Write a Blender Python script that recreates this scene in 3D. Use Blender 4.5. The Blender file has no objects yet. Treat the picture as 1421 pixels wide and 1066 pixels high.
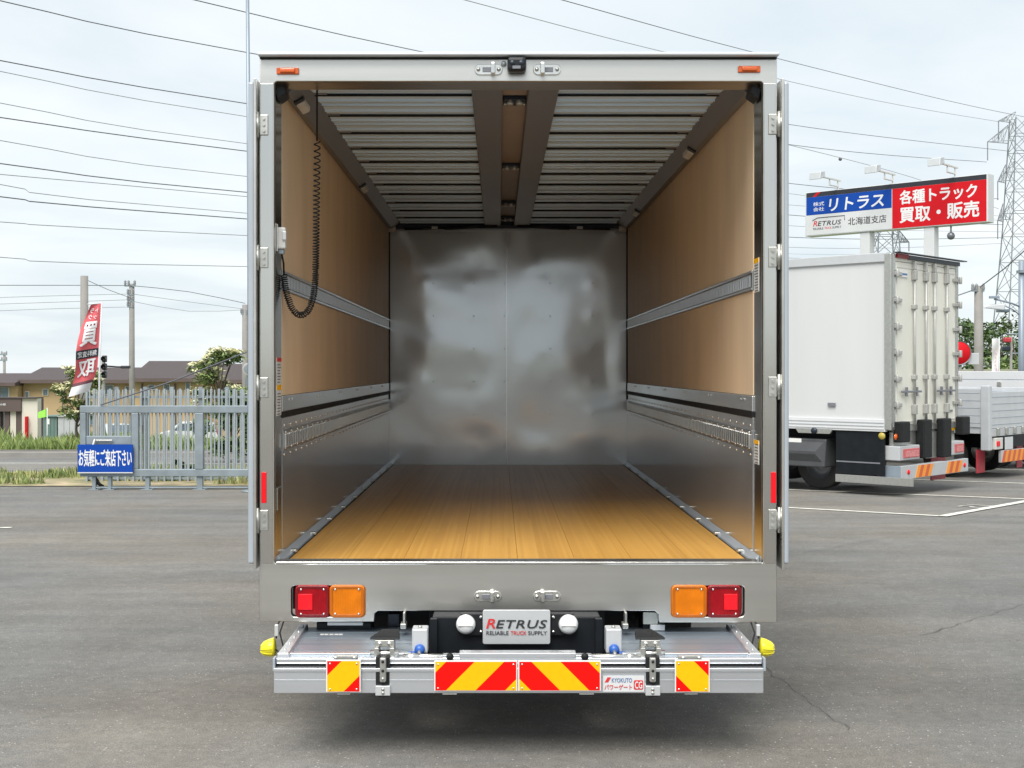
import bpy, bmesh, math, random
from mathutils import Vector, Matrix, noise
R = math.radians
random.seed(7)
S = bpy.context.scene
COL = S.collection

# ------------------------------------------------------------------ camera, sky, sun, exposure
F, CX, CY, EYE = 1755.0, 692.0, 513.0, 2.0
cd = bpy.data.cameras.new('camera'); cam = bpy.data.objects.new('camera', cd); COL.objects.link(cam)
cam.location = (0, 0, EYE); cam.rotation_euler = (R(90), 0, 0)
cd.sensor_fit = 'HORIZONTAL'; cd.sensor_width = 36; cd.lens = 36 * F / 1421
cd.shift_x = 0.01302; cd.shift_y = -0.01407; cd.clip_end = 6000; cd.clip_start = .05
S.camera = cam

SUN_EL, SUN_AZ = R(54), R(198)          # azimuth measured from +Y clockwise: behind the camera, a little to the left
world = bpy.data.worlds.new('World'); S.world = world; world.use_nodes = True
def build_world():
    nt = world.node_tree; nt.nodes.clear(); N = nt.nodes.new; L = nt.links.new
    out = N('ShaderNodeOutputWorld'); bg = N('ShaderNodeBackground'); bg2 = N('ShaderNodeBackground'); add = N('ShaderNodeMixShader')
    sky = N('ShaderNodeTexSky'); sky.sky_type = 'NISHITA'; sky.sun_disc = False
    sky.sun_elevation = SUN_EL; sky.sun_rotation = SUN_AZ
    bg.inputs['Strength'].default_value = 0.06
    L(sky.outputs[0], bg.inputs['Color'])
    tc = N('ShaderNodeTexCoord'); sep = N('ShaderNodeSeparateXYZ'); L(tc.outputs['Generated'], sep.inputs[0])
    zz = N('ShaderNodeMath'); zz.operation = 'MAXIMUM'; L(sep.outputs['Z'], zz.inputs[0]); zz.inputs[1].default_value = 0.0
    za = N('ShaderNodeMath'); za.operation = 'ADD'; L(zz.outputs[0], za.inputs[0]); za.inputs[1].default_value = 0.12
    dx = N('ShaderNodeMath'); dx.operation = 'DIVIDE'; L(sep.outputs['X'], dx.inputs[0]); L(za.outputs[0], dx.inputs[1])
    dy = N('ShaderNodeMath'); dy.operation = 'DIVIDE'; L(sep.outputs['Y'], dy.inputs[0]); L(za.outputs[0], dy.inputs[1])
    cmb = N('ShaderNodeCombineXYZ'); L(dx.outputs[0], cmb.inputs[0]); L(dy.outputs[0], cmb.inputs[1])
    n1 = N('ShaderNodeTexNoise'); n1.inputs['Scale'].default_value = .8; n1.inputs['Detail'].default_value = 6; n1.inputs['Roughness'].default_value = .52
    n1.inputs['Distortion'].default_value = .35
    L(cmb.outputs[0], n1.inputs['Vector'])
    cr = N('ShaderNodeValToRGB'); e = cr.color_ramp.elements
    e[0].position = .34; e[0].color = (.69, .775, .83, 1); e[1].position = .66; e[1].color = (.91, .95, .965, 1)
    m = e.new(.5); m.color = (.81, .87, .90, 1)
    L(n1.outputs['Fac'], cr.inputs[0]); L(cr.outputs[0], bg2.inputs['Color']); bg2.inputs['Strength'].default_value = .365
    add.inputs[0].default_value = .94
    L(bg.outputs[0], add.inputs[1]); L(bg2.outputs[0], add.inputs[2]); L(add.outputs[0], out.inputs['Surface'])
build_world()
sl = bpy.data.lights.new('sun', 'SUN'); sun = bpy.data.objects.new('sun', sl); COL.objects.link(sun)
sl.energy = 1.5; sl.angle = R(42); sl.color = (1, .965, .92)
sd = Vector((math.sin(SUN_AZ) * math.cos(SUN_EL), math.cos(SUN_AZ) * math.cos(SUN_EL), math.sin(SUN_EL)))
sun.rotation_euler = sd.to_track_quat('Z', 'Y').to_euler()
S.view_settings.view_transform = 'Standard'; S.view_settings.look = 'None'; S.view_settings.gamma = 1
S.view_settings.use_curve_mapping = False; S.view_settings.exposure = 1.6
S.cycles.use_denoising = True
S.cycles.max_bounces = 10; S.cycles.diffuse_bounces = 6; S.cycles.glossy_bounces = 6

# ------------------------------------------------------------------ measuring helpers
def gz(y):                                   # the lot slopes gently down away from the camera; a bank drops beyond the road
    t = min(1, max(0, (y - 40) / 20)); t = t * t * (3 - 2 * t)
    return .35 - .0182 * y - 2.0 * t
def PX(x, d): return (x - CX) / F * d
def PZ(y, d): return EYE - (y - CY) / F * d
def W(x, y, d): return Vector((PX(x, d), d, PZ(y, d)))
def GD(y): return 2895.75 / (y - 545.06)     # distance at which the lot's surface meets that row

# ------------------------------------------------------------------ materials
MATS = {}
def mat(name, col, rough=.5, metal=0.0, var=.12, scale=6.0, bump=0.0, bscale=None, coat=0.0, stretch=None, spec=.5, emis=None, trans=0.0, aniso=0.0, randv=0.0, alpha=1.0):
    m = bpy.data.materials.new(name); m.use_nodes = True; nt = m.node_tree; N = nt.nodes.new; L = nt.links.new
    b = nt.nodes['Principled BSDF']
    b.inputs['Roughness'].default_value = rough; b.inputs['Metallic'].default_value = metal
    b.inputs['Specular IOR Level'].default_value = spec
    if coat: b.inputs['Coat Weight'].default_value = coat; b.inputs['Coat Roughness'].default_value = .08
    if trans: b.inputs['Transmission Weight'].default_value = trans
    if aniso: b.inputs['Anisotropic'].default_value = aniso
    if emis: b.inputs['Emission Color'].default_value = (*emis[:3], 1); b.inputs['Emission Strength'].default_value = emis[3]
    tc = N('ShaderNodeTexCoord'); mp = N('ShaderNodeMapping'); L(tc.outputs['Object'], mp.inputs[0])
    if stretch: mp.inputs['Scale'].default_value = stretch
    nz = N('ShaderNodeTexNoise'); nz.inputs['Scale'].default_value = scale; nz.inputs['Detail'].default_value = 5
    L(mp.outputs[0], nz.inputs['Vector'])
    hsv = N('ShaderNodeHueSaturation'); hsv.inputs['Color'].default_value = (*col, 1)
    mr = N('ShaderNodeMapRange'); mr.inputs['To Min'].default_value = 1 - var; mr.inputs['To Max'].default_value = 1 + var
    mr.inputs['From Min'].default_value = .3; mr.inputs['From Max'].default_value = .7
    L(nz.outputs['Fac'], mr.inputs['Value'])
    val = mr.outputs[0]
    if randv:
        oi = N('ShaderNodeObjectInfo'); m2 = N('ShaderNodeMapRange'); m2.inputs['To Min'].default_value = 1 - randv; m2.inputs['To Max'].default_value = 1 + randv
        L(oi.outputs['Random'], m2.inputs['Value']); mu = N('ShaderNodeMath'); mu.operation = 'MULTIPLY'
        L(val, mu.inputs[0]); L(m2.outputs[0], mu.inputs[1]); val = mu.outputs[0]
    L(val, hsv.inputs['Value']); L(hsv.outputs[0], b.inputs['Base Color'])
    r2 = N('ShaderNodeMapRange'); r2.inputs['To Min'].default_value = max(.02, rough - .07); r2.inputs['To Max'].default_value = min(1, rough + .07)
    L(nz.outputs['Fac'], r2.inputs['Value']); L(r2.outputs[0], b.inputs['Roughness'])
    if bump:
        nb = N('ShaderNodeTexNoise'); nb.inputs['Scale'].default_value = bscale or scale * 8; nb.inputs['Detail'].default_value = 3
        L(mp.outputs[0], nb.inputs['Vector']); bp = N('ShaderNodeBump'); bp.inputs['Strength'].default_value = bump; bp.inputs['Distance'].default_value = .01
        L(nb.outputs['Fac'], bp.inputs['Height']); L(bp.outputs[0], b.inputs['Normal'])
    MATS[name] = m
    return m

def asphalt_mat(name, c0, c1, crackle=True):
    m = bpy.data.materials.new(name); m.use_nodes = True; nt = m.node_tree; N = nt.nodes.new; L = nt.links.new
    b = nt.nodes['Principled BSDF']; b.inputs['Specular IOR Level'].default_value = .35
    tc = N('ShaderNodeTexCoord')
    def nse(scale, det, st=None):
        n = N('ShaderNodeTexNoise'); n.inputs['Scale'].default_value = scale; n.inputs['Detail'].default_value = det; n.inputs['Roughness'].default_value = .6
        if st:
            mp = N('ShaderNodeMapping'); mp.inputs['Scale'].default_value = st; mp.inputs['Rotation'].default_value = (0, 0, .35); L(tc.outputs['Object'], mp.inputs[0]); L(mp.outputs[0], n.inputs['Vector'])
        else: L(tc.outputs['Object'], n.inputs['Vector'])
        return n.outputs['Fac']
    def ramp(src, a, ca, z, cz):
        r = N('ShaderNodeValToRGB'); r.color_ramp.elements[0].position = a; r.color_ramp.elements[0].color = (*ca, 1)
        r.color_ramp.elements[1].position = z; r.color_ramp.elements[1].color = (*cz, 1); L(src, r.inputs[0]); return r.outputs[0]
    def mix(kind, f, a, c):
        x = N('ShaderNodeMix'); x.data_type = 'RGBA'; x.blend_type = kind; x.inputs[0].default_value = f
        L(a, x.inputs[6]); L(c, x.inputs[7]); return x.outputs[2]
    base = ramp(nse(.55, 6, (.35, 1.2, 1)), .36, c0, .66, c1)
    base = mix('MULTIPLY', 1, base, ramp(nse(2.6, 4), .38, (.92, .92, .92), .62, (1.05, 1.045, 1.04)))
    base = mix('MULTIPLY', 1, base, ramp(nse(17, 6), .38, (.90, .90, .90), .64, (1.08, 1.08, 1.07)))
    base = mix('MULTIPLY', 1, base, ramp(nse(150, 2), .36, (.70, .70, .70), .66, (1.32, 1.31, 1.29)))
    base = mix('MULTIPLY', 1, base, ramp(nse(.33, 4), .4, (1.05, 1.0, .93), .6, (.98, 1.0, 1.02)))
    base = mix('MULTIPLY', 1, base, ramp(nse(.9, 5, (.12, 1.6, 1)), .42, (.90, .90, .90), .56, (1.03, 1.03, 1.03)))
    v = N('ShaderNodeTexVoronoi'); v.inputs['Scale'].default_value = 62; L(tc.outputs['Object'], v.inputs['Vector'])
    sp = N('ShaderNodeSeparateColor'); L(v.outputs['Color'], sp.inputs[0])
    gate = ramp(sp.outputs[0], .93, (0, 0, 0), .95, (1, 1, 1)); near = ramp(v.outputs['Distance'], .2, (1, 1, 1), .34, (0, 0, 0))
    spot = mix('MULTIPLY', 1, gate, near)
    x = N('ShaderNodeMix'); x.data_type = 'RGBA'; L(spot, x.inputs[0]); L(base, x.inputs[6]); x.inputs[7].default_value = (.42, .41, .38, 1)
    L(x.outputs[2], b.inputs['Base Color'])
    b.inputs['Roughness'].default_value = .82
    bp = N('ShaderNodeBump'); bp.inputs['Strength'].default_value = .6; bp.inputs['Distance'].default_value = .006
    L(nse(150, 2), bp.inputs['Height']); L(bp.outputs[0], b.inputs['Normal'])
    return m

def wood_floor_mat():
    m = bpy.data.materials.new('bamboo_floor'); m.use_nodes = True; nt = m.node_tree; N = nt.nodes.new; L = nt.links.new
    b = nt.nodes['Principled BSDF']
    tc = N('ShaderNodeTexCoord')
    def nse(st, scale, det):
        mp = N('ShaderNodeMapping'); mp.inputs['Scale'].default_value = st; L(tc.outputs['Object'], mp.inputs[0])
        oi = N('ShaderNodeObjectInfo'); ad = N('ShaderNodeVectorMath'); ad.operation = 'ADD'
        mm = N('ShaderNodeMath'); mm.operation = 'MULTIPLY'; mm.inputs[1].default_value = 37; L(oi.outputs['Random'], mm.inputs[0])
        L(mp.outputs[0], ad.inputs[0]); L(mm.outputs[0], ad.inputs[1])
        n = N('ShaderNodeTexNoise'); n.inputs['Scale'].default_value = scale; n.inputs['Detail'].default_value = det; L(ad.outputs[0], n.inputs['Vector']); return n.outputs['Fac'], oi.outputs['Random']
    f1, rnd = nse((1, .02, 1), 160, 2); f2, _ = nse((1, .05, 1), 7, 3)
    sx = N('ShaderNodeSeparateXYZ'); L(tc.outputs['Object'], sx.inputs[0])
    oi = N('ShaderNodeObjectInfo'); ax = N('ShaderNodeMath'); ax.operation = 'ADD'; L(sx.outputs[0], ax.inputs[0]); L(oi.outputs['Random'], ax.inputs[1])
    qx = N('ShaderNodeMath'); qx.operation = 'DIVIDE'; L(ax.outputs[0], qx.inputs[0]); qx.inputs[1].default_value = .0148
    fx_ = N('ShaderNodeMath'); fx_.operation = 'FLOOR'; L(qx.outputs[0], fx_.inputs[0])
    wn0 = N('ShaderNodeTexWhiteNoise'); wn0.noise_dimensions = '1D'; L(fx_.outputs[0], wn0.inputs['W'])
    yl = N('ShaderNodeMath'); yl.operation = 'MULTIPLY_ADD'; L(wn0.outputs[0], yl.inputs[0]); yl.inputs[1].default_value = 2.6; L(sx.outputs[1], yl.inputs[2])
    qy = N('ShaderNodeMath'); qy.operation = 'DIVIDE'; L(yl.outputs[0], qy.inputs[0]); qy.inputs[1].default_value = 2.6
    fy_ = N('ShaderNodeMath'); fy_.operation = 'FLOOR'; L(qy.outputs[0], fy_.inputs[0])
    cx_ = N('ShaderNodeCombineXYZ'); L(fx_.outputs[0], cx_.inputs[0]); L(fy_.outputs[0], cx_.inputs[1])
    wn = N('ShaderNodeTexWhiteNoise'); L(cx_.outputs[0], wn.inputs[0])
    av = N('ShaderNodeMix'); av.inputs[0].default_value = .35; L(wn.outputs[0], av.inputs[2]); L(f1, av.inputs[3])
    r = N('ShaderNodeValToRGB'); r.color_ramp.elements[0].position = .05; r.color_ramp.elements[0].color = (.49, .252, .052, 1)
    r.color_ramp.elements[1].position = .9; r.color_ramp.elements[1].color = (.60, .335, .078, 1); L(av.outputs[0], r.inputs[0])
    r2 = N('ShaderNodeValToRGB'); r2.color_ramp.elements[0].position = .3; r2.color_ramp.elements[0].color = (.95, .945, .94, 1)
    r2.color_ramp.elements[1].position = .7; r2.color_ramp.elements[1].color = (1.06, 1.06, 1.06, 1); L(f2, r2.inputs[0])
    x = N('ShaderNodeMix'); x.data_type = 'RGBA'; x.blend_type = 'MULTIPLY'; x.inputs[0].default_value = 1; L(r.outputs[0], x.inputs[6]); L(r2.outputs[0], x.inputs[7])
    h = N('ShaderNodeHueSaturation'); mr = N('ShaderNodeMapRange'); mr.inputs['To Min'].default_value = .97; mr.inputs['To Max'].default_value = 1.03
    L(rnd, mr.inputs[0]); L(mr.outputs[0], h.inputs['Value']); L(x.outputs[2], h.inputs['Color']); L(h.outputs[0], b.inputs['Base Color'])
    b.inputs['Roughness'].default_value = .42; b.inputs['Specular IOR Level'].default_value = .32
    bp = N('ShaderNodeBump'); bp.inputs['Strength'].default_value = .12; bp.inputs['Distance'].default_value = .003; L(f1, bp.inputs['Height']); L(bp.outputs[0], b.inputs['Normal'])
    return m

STEEL = mat('brushed_stainless', (.63, .615, .58), .30, 1.0, .09, 1.3, bump=.05, bscale=90, stretch=(.25, 1, 6))
POST = mat('polished_stainless', (.60, .59, .56), .17, 1.0, .06, 2.0, bump=.10, bscale=3, stretch=(1, 1, .6))
CHROME = mat('bright_steel', (.74, .73, .70), .22, 1.0, .08, 20)
ZINC = mat('zinc_steel', (.50, .50, .47), .42, .9, .08, 25)
KICK = mat('kick_panel_steel', (.56, .575, .59), .15, .75, .06, 3, bump=.03, bscale=2.0)
BULK = mat('bulkhead_steel', (.70, .745, .79), .13, .40, .03, 2)
ALU = mat('anodised_aluminium', (.68, .70, .73), .36, .9, .05, 4, stretch=(.15, 3, 3))
ALUD = mat('lift_plate_aluminium', (.32, .375, .43), .40, .7, .06, 3, bump=.01, bscale=12, stretch=(.1, 12, 1))
ALUP = mat('painted_aluminium', (.38, .42, .46), .35, .2, .05, 3)
ROD = mat('lock_rod_steel', (.42, .42, .40), .45, .35, .1, 8)
ALUL = mat('pale_aluminium', (.58, .60, .62), .4, .3, .05, 4)
TRACK = mat('galvanised_track', (.50, .52, .53), .36, .9, .12, 14)
PLY = mat('lauan_plywood', (.78, .60, .41), .5, 0, .08, 1.7, bump=.03, bscale=40, stretch=(1, 2, .5), randv=.04)
FLOOR = wood_floor_mat()
SLAT = mat('ceiling_slat', (.66, .81, .96), .36, .25, .05, 4, stretch=(.2, 3, 1))
DARKGAP = mat('shadow_gap_steel', (.09, .10, .10), .6, .2, .1, 5)
TAUPE = mat('taupe_rail', (.20, .208, .23), .42, .3, .06, 4)
TAUPEW = mat('brown_roof_lining', (.31, .255, .215), .5, 0, .1, 4)
RUBBER = mat('black_rubber', (.013, .014, .015), .6, 0, .2, 20, spec=.25)
BLACK = mat('black_chassis_paint', (.009, .011, .014), .45, 0, .2, 8, spec=.22)
NAVY = mat('dark_mechanism', (.025, .032, .045), .4, .4, .2, 10)
PLASTIC = mat('black_plastic', (.014, .015, .017), .35, 0, .15, 12, spec=.3)
WHITE = mat('white_paint', (.56, .57, .567), .38, 0, .035, 1.2, coat=.2, stretch=(1, 1, .12))
CREAM = mat('cream_white_paint', (.72, .71, .63), .4, 0, .06, 2.5, coat=.1, stretch=(1, 1, .15))
OFFW = mat('off_white_plastic', (.62, .61, .58), .4, 0, .04, 8)
LABEL = mat('sticker_white', (.72, .72, .70), .35, 0, .05, 30)
PLATE = mat('plate_silver', (.55, .565, .575), .4, .35, .03, 6)
RED = mat('red_lens', (.27, .002, .007), .2, 0, .12, 30, coat=.15, spec=.25)
REDB = mat('red_reflector', (.80, .006, .014), .3, 0, .06, 70, coat=.0, spec=.3, bump=.2, bscale=400)
AMBER = mat('amber_lens', (.60, .155, .003), .2, 0, .14, 14, coat=.15, spec=.25)
AMBERM = mat('amber_marker', (.62, .10, .005), .2, 0, .1, 40, coat=.6)
YELLOWL = mat('yellow_lamp', (.80, .70, .02), .25, 0, .06, 30, coat=.5)
HAZR = mat('hazard_red', (.78, .004, .002), .5, 0, .04, 40, spec=.15)
HAZY = mat('hazard_yellow', (.86, .44, .003), .5, 0, .04, 40, spec=.15)
HAZO = mat('hazard_orange', (.85, .30, .02), .35, 0, .08, 30)
HAZD = mat('hazard_dark_red', (.60, .10, .03), .35, 0, .08, 30)
REDD = mat('red_rim', (.14, .002, .006), .25, 0, .1, 20); AMBERD = mat('amber_rim', (.40, .10, .004), .25, 0, .1, 20)
for m_ in (RED, AMBER):
    nt = m_.node_tree; b_ = nt.nodes['Principled BSDF']; w_ = nt.nodes.new('ShaderNodeTexWave'); w_.inputs['Scale'].default_value = 38; w_.bands_direction = 'X'
    t_ = [q for q in nt.nodes if q.type == 'TEX_COORD'][0]; nt.links.new(t_.outputs['Object'], w_.inputs['Vector'])
    p_ = nt.nodes.new('ShaderNodeBump'); p_.inputs['Strength'].default_value = .35; p_.inputs['Distance'].default_value = .004; nt.links.new(w_.outputs['Fac'], p_.inputs['Height']); nt.links.new(p_.outputs[0], b_.inputs['Normal'])
GLASSW = mat('lamp_white_lens', (.75, .76, .76), .12, 0, .06, 14, coat=1)
BLUE = mat('sign_blue', (.004, .055, .33), .5, 0, .03, 2, spec=.2)
BLUEK = mat('blue_knob', (.02, .10, .40), .35, 0, .1, 10)
SIGNR = mat('sign_red', (.55, .006, .013), .5, 0, .03, 2, spec=.2)
SIGNW = mat('sign_white', (.60, .61, .62), .35, 0, .02, 2, coat=.2)
SIGND = mat('sign_dark', (.02, .022, .03), .4, 0, .1, 3)
INK = mat('ink_black', (.03, .03, .035), .5, 0, .05, 5)
INKR = mat('ink_red', (.60, .03, .03), .5, 0, .05, 5)
INKB = mat('ink_blue', (.06, .16, .36), .5, 0, .05, 5)
INKW = mat('ink_white', (.70, .71, .72), .45, 0, .02, 5)
FLAGR = mat('flag_red_cloth', (.60, .11, .125), .8, 0, .1, 3)
FLAGW = mat('flag_white_cloth', (.64, .64, .65), .8, 0, .05, 3)
FLAGG = mat('flag_green_cloth', (.32, .75, .10), .8, 0, .05, 3)
GALV = mat('galvanised_gate', (.25, .295, .32), .5, .35, .12, 5)
GALVL = mat('galvanised_bars', (.33, .375, .395), .5, .3, .12, 5)
CONC = mat('concrete_pole', (.24, .23, .215), .8, 0, .1, 3, bump=.1)
POLEB = mat('grey_blue_pole', (.26, .31, .36), .45, .3, .08, 3)
WIRE = mat('wire', (.10, .105, .12), .6, 0, .1, 3)
WIREL = mat('wire_light', (.24, .25, .27), .6, 0, .1, 3)
LATT = mat('pylon_steel', (.25, .27, .29), .6, .4, .1, 1)
OCHRE = mat('ochre_render', (.44, .32, .175), .85, 0, .07, .6)
ROOFB = mat('brown_roof', (.065, .048, .048), .6, 0, .12, .8, stretch=(8, 1, 1))
FASCIA = mat('brown_fascia', (.10, .072, .066), .6, 0, .1, 1)
CREAMW = mat('cream_render', (.60, .57, .49), .8, 0, .06, 1)
WINFR = mat('window_frame_white', (.75, .75, .72), .5, 0, .03, 2)
WINGL = mat('window_glass', (.10, .14, .17), .12, 0, .15, 1, coat=.5)
SHED = mat('green_shed', (.12, .19, .17), .55, 0, .08, 2)
SHEDG = mat('grey_shed', (.42, .43, .44), .55, 0, .08, 2)
LINE = mat('line_paint', (.66, .65, .58), .7, 0, .22, 9)
CRACK = mat('crack_sealer', (.105, .102, .098), .8, 0, .25, 9)
LIGHTJ = mat('joint_scrape', (.27, .265, .25), .85, 0, .2, 9)
TYRE = mat('tyre_rubber', (.022, .022, .023), .75, 0, .15, 12, bump=.2)
ASPH = asphalt_mat('lot_asphalt', (.148, .1445, .138), (.20, .195, .185))
ROAD = asphalt_mat('road_asphalt', (.16, .16, .16), (.21, .21, .205))
PATHM = mat('footpath', (.115, .105, .09), .85, 0, .2, 2, bump=.2)
def grass_mat(name, a, bcol):
    m = mat(name, a, .6, 0, .35, 3.0)
    nt = m.node_tree; h = [n for n in nt.nodes if n.type == 'HUE_SAT'][0]
    cr = nt.nodes.new('ShaderNodeValToRGB'); cr.color_ramp.elements[0].color = (*a, 1); cr.color_ramp.elements[1].color = (*bcol, 1)
    cr.color_ramp.elements[0].position = .38; cr.color_ramp.elements[1].position = .64
    n = nt.nodes.new('ShaderNodeTexNoise'); n.inputs['Scale'].default_value = 1.7; n.inputs['Detail'].default_value = 4
    tc = [q for q in nt.nodes if q.type == 'TEX_COORD'][0]; nt.links.new(tc.outputs['Object'], n.inputs['Vector'])
    nt.links.new(n.outputs['Fac'], cr.inputs[0]); nt.links.new(cr.outputs[0], h.inputs['Color'])
    return m
GRASS = grass_mat('tall_grass', (.11, .17, .04), (.30, .37, .11))
VERGE = grass_mat('verge_grass', (.14, .20, .055), (.36, .36, .15))
SOIL = grass_mat('verge_soil', (.20, .19, .08), (.40, .31, .19))
FIELD = grass_mat('field', (.10, .13, .05), (.16, .17, .08))
LEAF = grass_mat('leaf_green', (.035, .075, .018), (.11, .17, .045))
LEAFL = grass_mat('leaf_light', (.12, .19, .055), (.24, .31, .11))
BLOSSOM = mat('cream_blossom', (.66, .64, .40), .7, 0, .12, 4)
BARK = mat('bark', (.11, .085, .06), .9, 0, .25, 8, bump=.4)

# ------------------------------------------------------------------ mesh helpers
ORG = {}
def origin_of(p):
    return ORG.get(p.name, Vector((0, 0, 0))) if p is not None else Vector((0, 0, 0))
class MB:
    def __init__(s): s.bm = bmesh.new()
    def box(s, x0, x1, y0, y1, z0, z1):
        v = [s.bm.verts.new(c) for c in ((x0,y0,z0),(x1,y0,z0),(x1,y1,z0),(x0,y1,z0),(x0,y0,z1),(x1,y0,z1),(x1,y1,z1),(x0,y1,z1))]
        for f in ((0,3,2,1),(4,5,6,7),(0,1,5,4),(1,2,6,5),(2,3,7,6),(3,0,4,7)): s.bm.faces.new([v[i] for i in f])
        return s
    def hexa(s, lo, hi):                       # two quads (4 points each) joined
        a = [s.bm.verts.new(c) for c in lo]; b = [s.bm.verts.new(c) for c in hi]
        s.bm.faces.new(a[::-1]); s.bm.faces.new(b)
        for i in range(4): s.bm.faces.new((a[i], a[(i+1)%4], b[(i+1)%4], b[i]))
        return s
    def prism(s, pts, vec):                    # polygon of 3-D points swept by vec
        vec = Vector(vec); a = [s.bm.verts.new(p) for p in pts]; b = [s.bm.verts.new(Vector(p) + vec) for p in pts]; n = len(a)
        s.bm.faces.new(a[::-1]); s.bm.faces.new(b)
        for i in range(n): s.bm.faces.new((a[i], a[(i+1)%n], b[(i+1)%n], b[i]))
        return s
    def face(s, pts): s.bm.faces.new([s.bm.verts.new(p) for p in pts]); return s
    def tube(s, pts, r, n=6, r2=None, cap=True):
        pts = [Vector(p) for p in pts]; rings = []; up = None
        for i, p in enumerate(pts):
            t = (pts[min(i+1, len(pts)-1)] - pts[max(i-1, 0)]).normalized()
            if up is None: up = Vector((0,0,1)) if abs(t.z) < .9 else Vector((1,0,0))
            a = t.cross(up).normalized(); b = a.cross(t).normalized(); up = b
            k = i / max(1, len(pts)-1); rr = r if r2 is None else r + (r2 - r) * k
            rings.append([s.bm.verts.new(p + (a * math.cos(2*math.pi*j/n) + b * math.sin(2*math.pi*j/n)) * rr) for j in range(n)])
        for i in range(len(rings)-1):
            for j in range(n):
                f = s.bm.faces.new((rings[i][j], rings[i][(j+1)%n], rings[i+1][(j+1)%n], rings[i+1][j])); f.smooth = n > 5
        if cap: s.bm.faces.new(rings[0]); s.bm.faces.new(rings[-1][::-1])
        return s
    def cyl(s, p0, p1, r, n=16, r2=None): return s.tube([p0, p1], r, n, r2)
    def lathe(s, prof, c, axis, n=20):         # prof: (radius, along axis)
        axis = Vector(axis).normalized(); u = axis.cross(Vector((0,0,1)) if abs(axis.z) < .9 else Vector((1,0,0))).normalized(); v = axis.cross(u); c = Vector(c); rings = []
        for r, h in prof:
            if r < 1e-5: rings.append([s.bm.verts.new(c + axis*h)])
            else: rings.append([s.bm.verts.new(c + axis*h + (u*math.cos(2*math.pi*j/n)+v*math.sin(2*math.pi*j/n))*r) for j in range(n)])
        for A, B in zip(rings, rings[1:]):
            for j in range(n):
                k = (j+1) % n
                q = [A[j%len(A)], A[k%len(A)], B[k%len(B)], B[j%len(B)]]; q2 = []
                for w in q:
                    if w not in q2: q2.append(w)
                if len(q2) > 2: s.bm.faces.new(q2).smooth = True
        return s
    def build(s, name, m, parent=None, bevel=0, smooth=False, at=None, seg=2):
        bmesh.ops.recalc_face_normals(s.bm, faces=s.bm.faces)
        off = origin_of(parent) if at is None else Vector(at)
        if off.length > 0: bmesh.ops.translate(s.bm, verts=s.bm.verts, vec=-off)
        me = bpy.data.meshes.new(name)
        if smooth:
            for f in s.bm.faces: f.smooth = True
        s.bm.to_mesh(me); s.bm.free()
        for x in (m if isinstance(m, (list, tuple)) else [m]): me.materials.append(x)
        o = bpy.data.objects.new(name, me); COL.objects.link(o)
        if parent is not None:
            o.parent = parent
            ORG[o.name] = origin_of(parent) if at is None else Vector(at)
            if at is not None: o.location = Vector(at) - origin_of(parent)
        elif at is not None: o.location = at; ORG[o.name] = Vector(at)
        if bevel:
            bv = o.modifiers.new('bevel', 'BEVEL'); bv.width = bevel; bv.segments = seg; bv.limit_method = 'ANGLE'; bv.angle_limit = R(40)
        return o
def dup(o, delta=(0,0,0), parent=None):        # copy of a part with copies of its sub-parts, meshes shared
    c = o.copy(); COL.objects.link(c); c.location = o.location + Vector(delta)
    if parent is not None: c.parent = parent
    for ch in list(o.children):
        d = ch.copy(); COL.objects.link(d); d.parent = c
    return c
def copy_thing(o, loc, rz, label):
    c = o.copy(); COL.objects.link(c); c.location = loc; c.rotation_euler = (0, 0, rz); c['label'] = label
    for ch in list(o.children):
        d = ch.copy(); COL.objects.link(d); d.parent = c
        for g in list(ch.children):
            e = g.copy(); COL.objects.link(e); e.parent = d
    return c
def tag(o, label, cat, group=None, kind=None):
    o['label'] = label; o['category'] = cat
    if group: o['group'] = group
    if kind: o['kind'] = kind
    return o
def thing(name, label, cat, loc=(0,0,0), rz=0, group=None, world=True):
    o = bpy.data.objects.new(name, None); COL.objects.link(o); o.location = loc; o.rotation_euler = (0,0,rz); o.empty_display_size = .3
    ORG[o.name] = Vector(loc) if world else Vector((0,0,0))
    return tag(o, label, cat, group)
def struct(o, label=None, cat=None):
    o['kind'] = 'structure'
    if label: o['label'] = label
    if cat: o['category'] = cat
    return o
def rrect(x0, x1, z0, z1, r, n=5):
    out = []
    for cx, cz, a in ((x1-r, z1-r, 0), (x0+r, z1-r, 90), (x0+r, z0+r, 180), (x1-r, z0+r, 270)):
        for i in range(n+1):
            t = R(a + 90*i/n); out.append((cx + r*math.cos(t), cz + r*math.sin(t)))
    return out
def plate_mesh(loops, thick, bevel=.0):
    c = bpy.data.curves.new('tmp', 'CURVE'); c.dimensions = '2D'; c.fill_mode = 'BOTH'; c.extrude = thick/2 - bevel; c.bevel_depth = bevel; c.bevel_resolution = 1
    for lp in loops:
        sp = c.splines.new('POLY'); sp.points.add(len(lp)-1)
        for p, (x, z) in zip(sp.points, lp): p.co = (x, z, 0, 1)
        sp.use_cyclic_u = True
    o = bpy.data.objects.new('tmp', c); COL.objects.link(o); dg = bpy.context.evaluated_depsgraph_get(); dg.update()
    me = bpy.data.meshes.new_from_object(o.evaluated_get(dg)); bm = bmesh.new(); bm.from_mesh(me)
    bpy.data.objects.remove(o); bpy.data.curves.remove(c); bpy.data.meshes.remove(me)
    return bm
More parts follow.
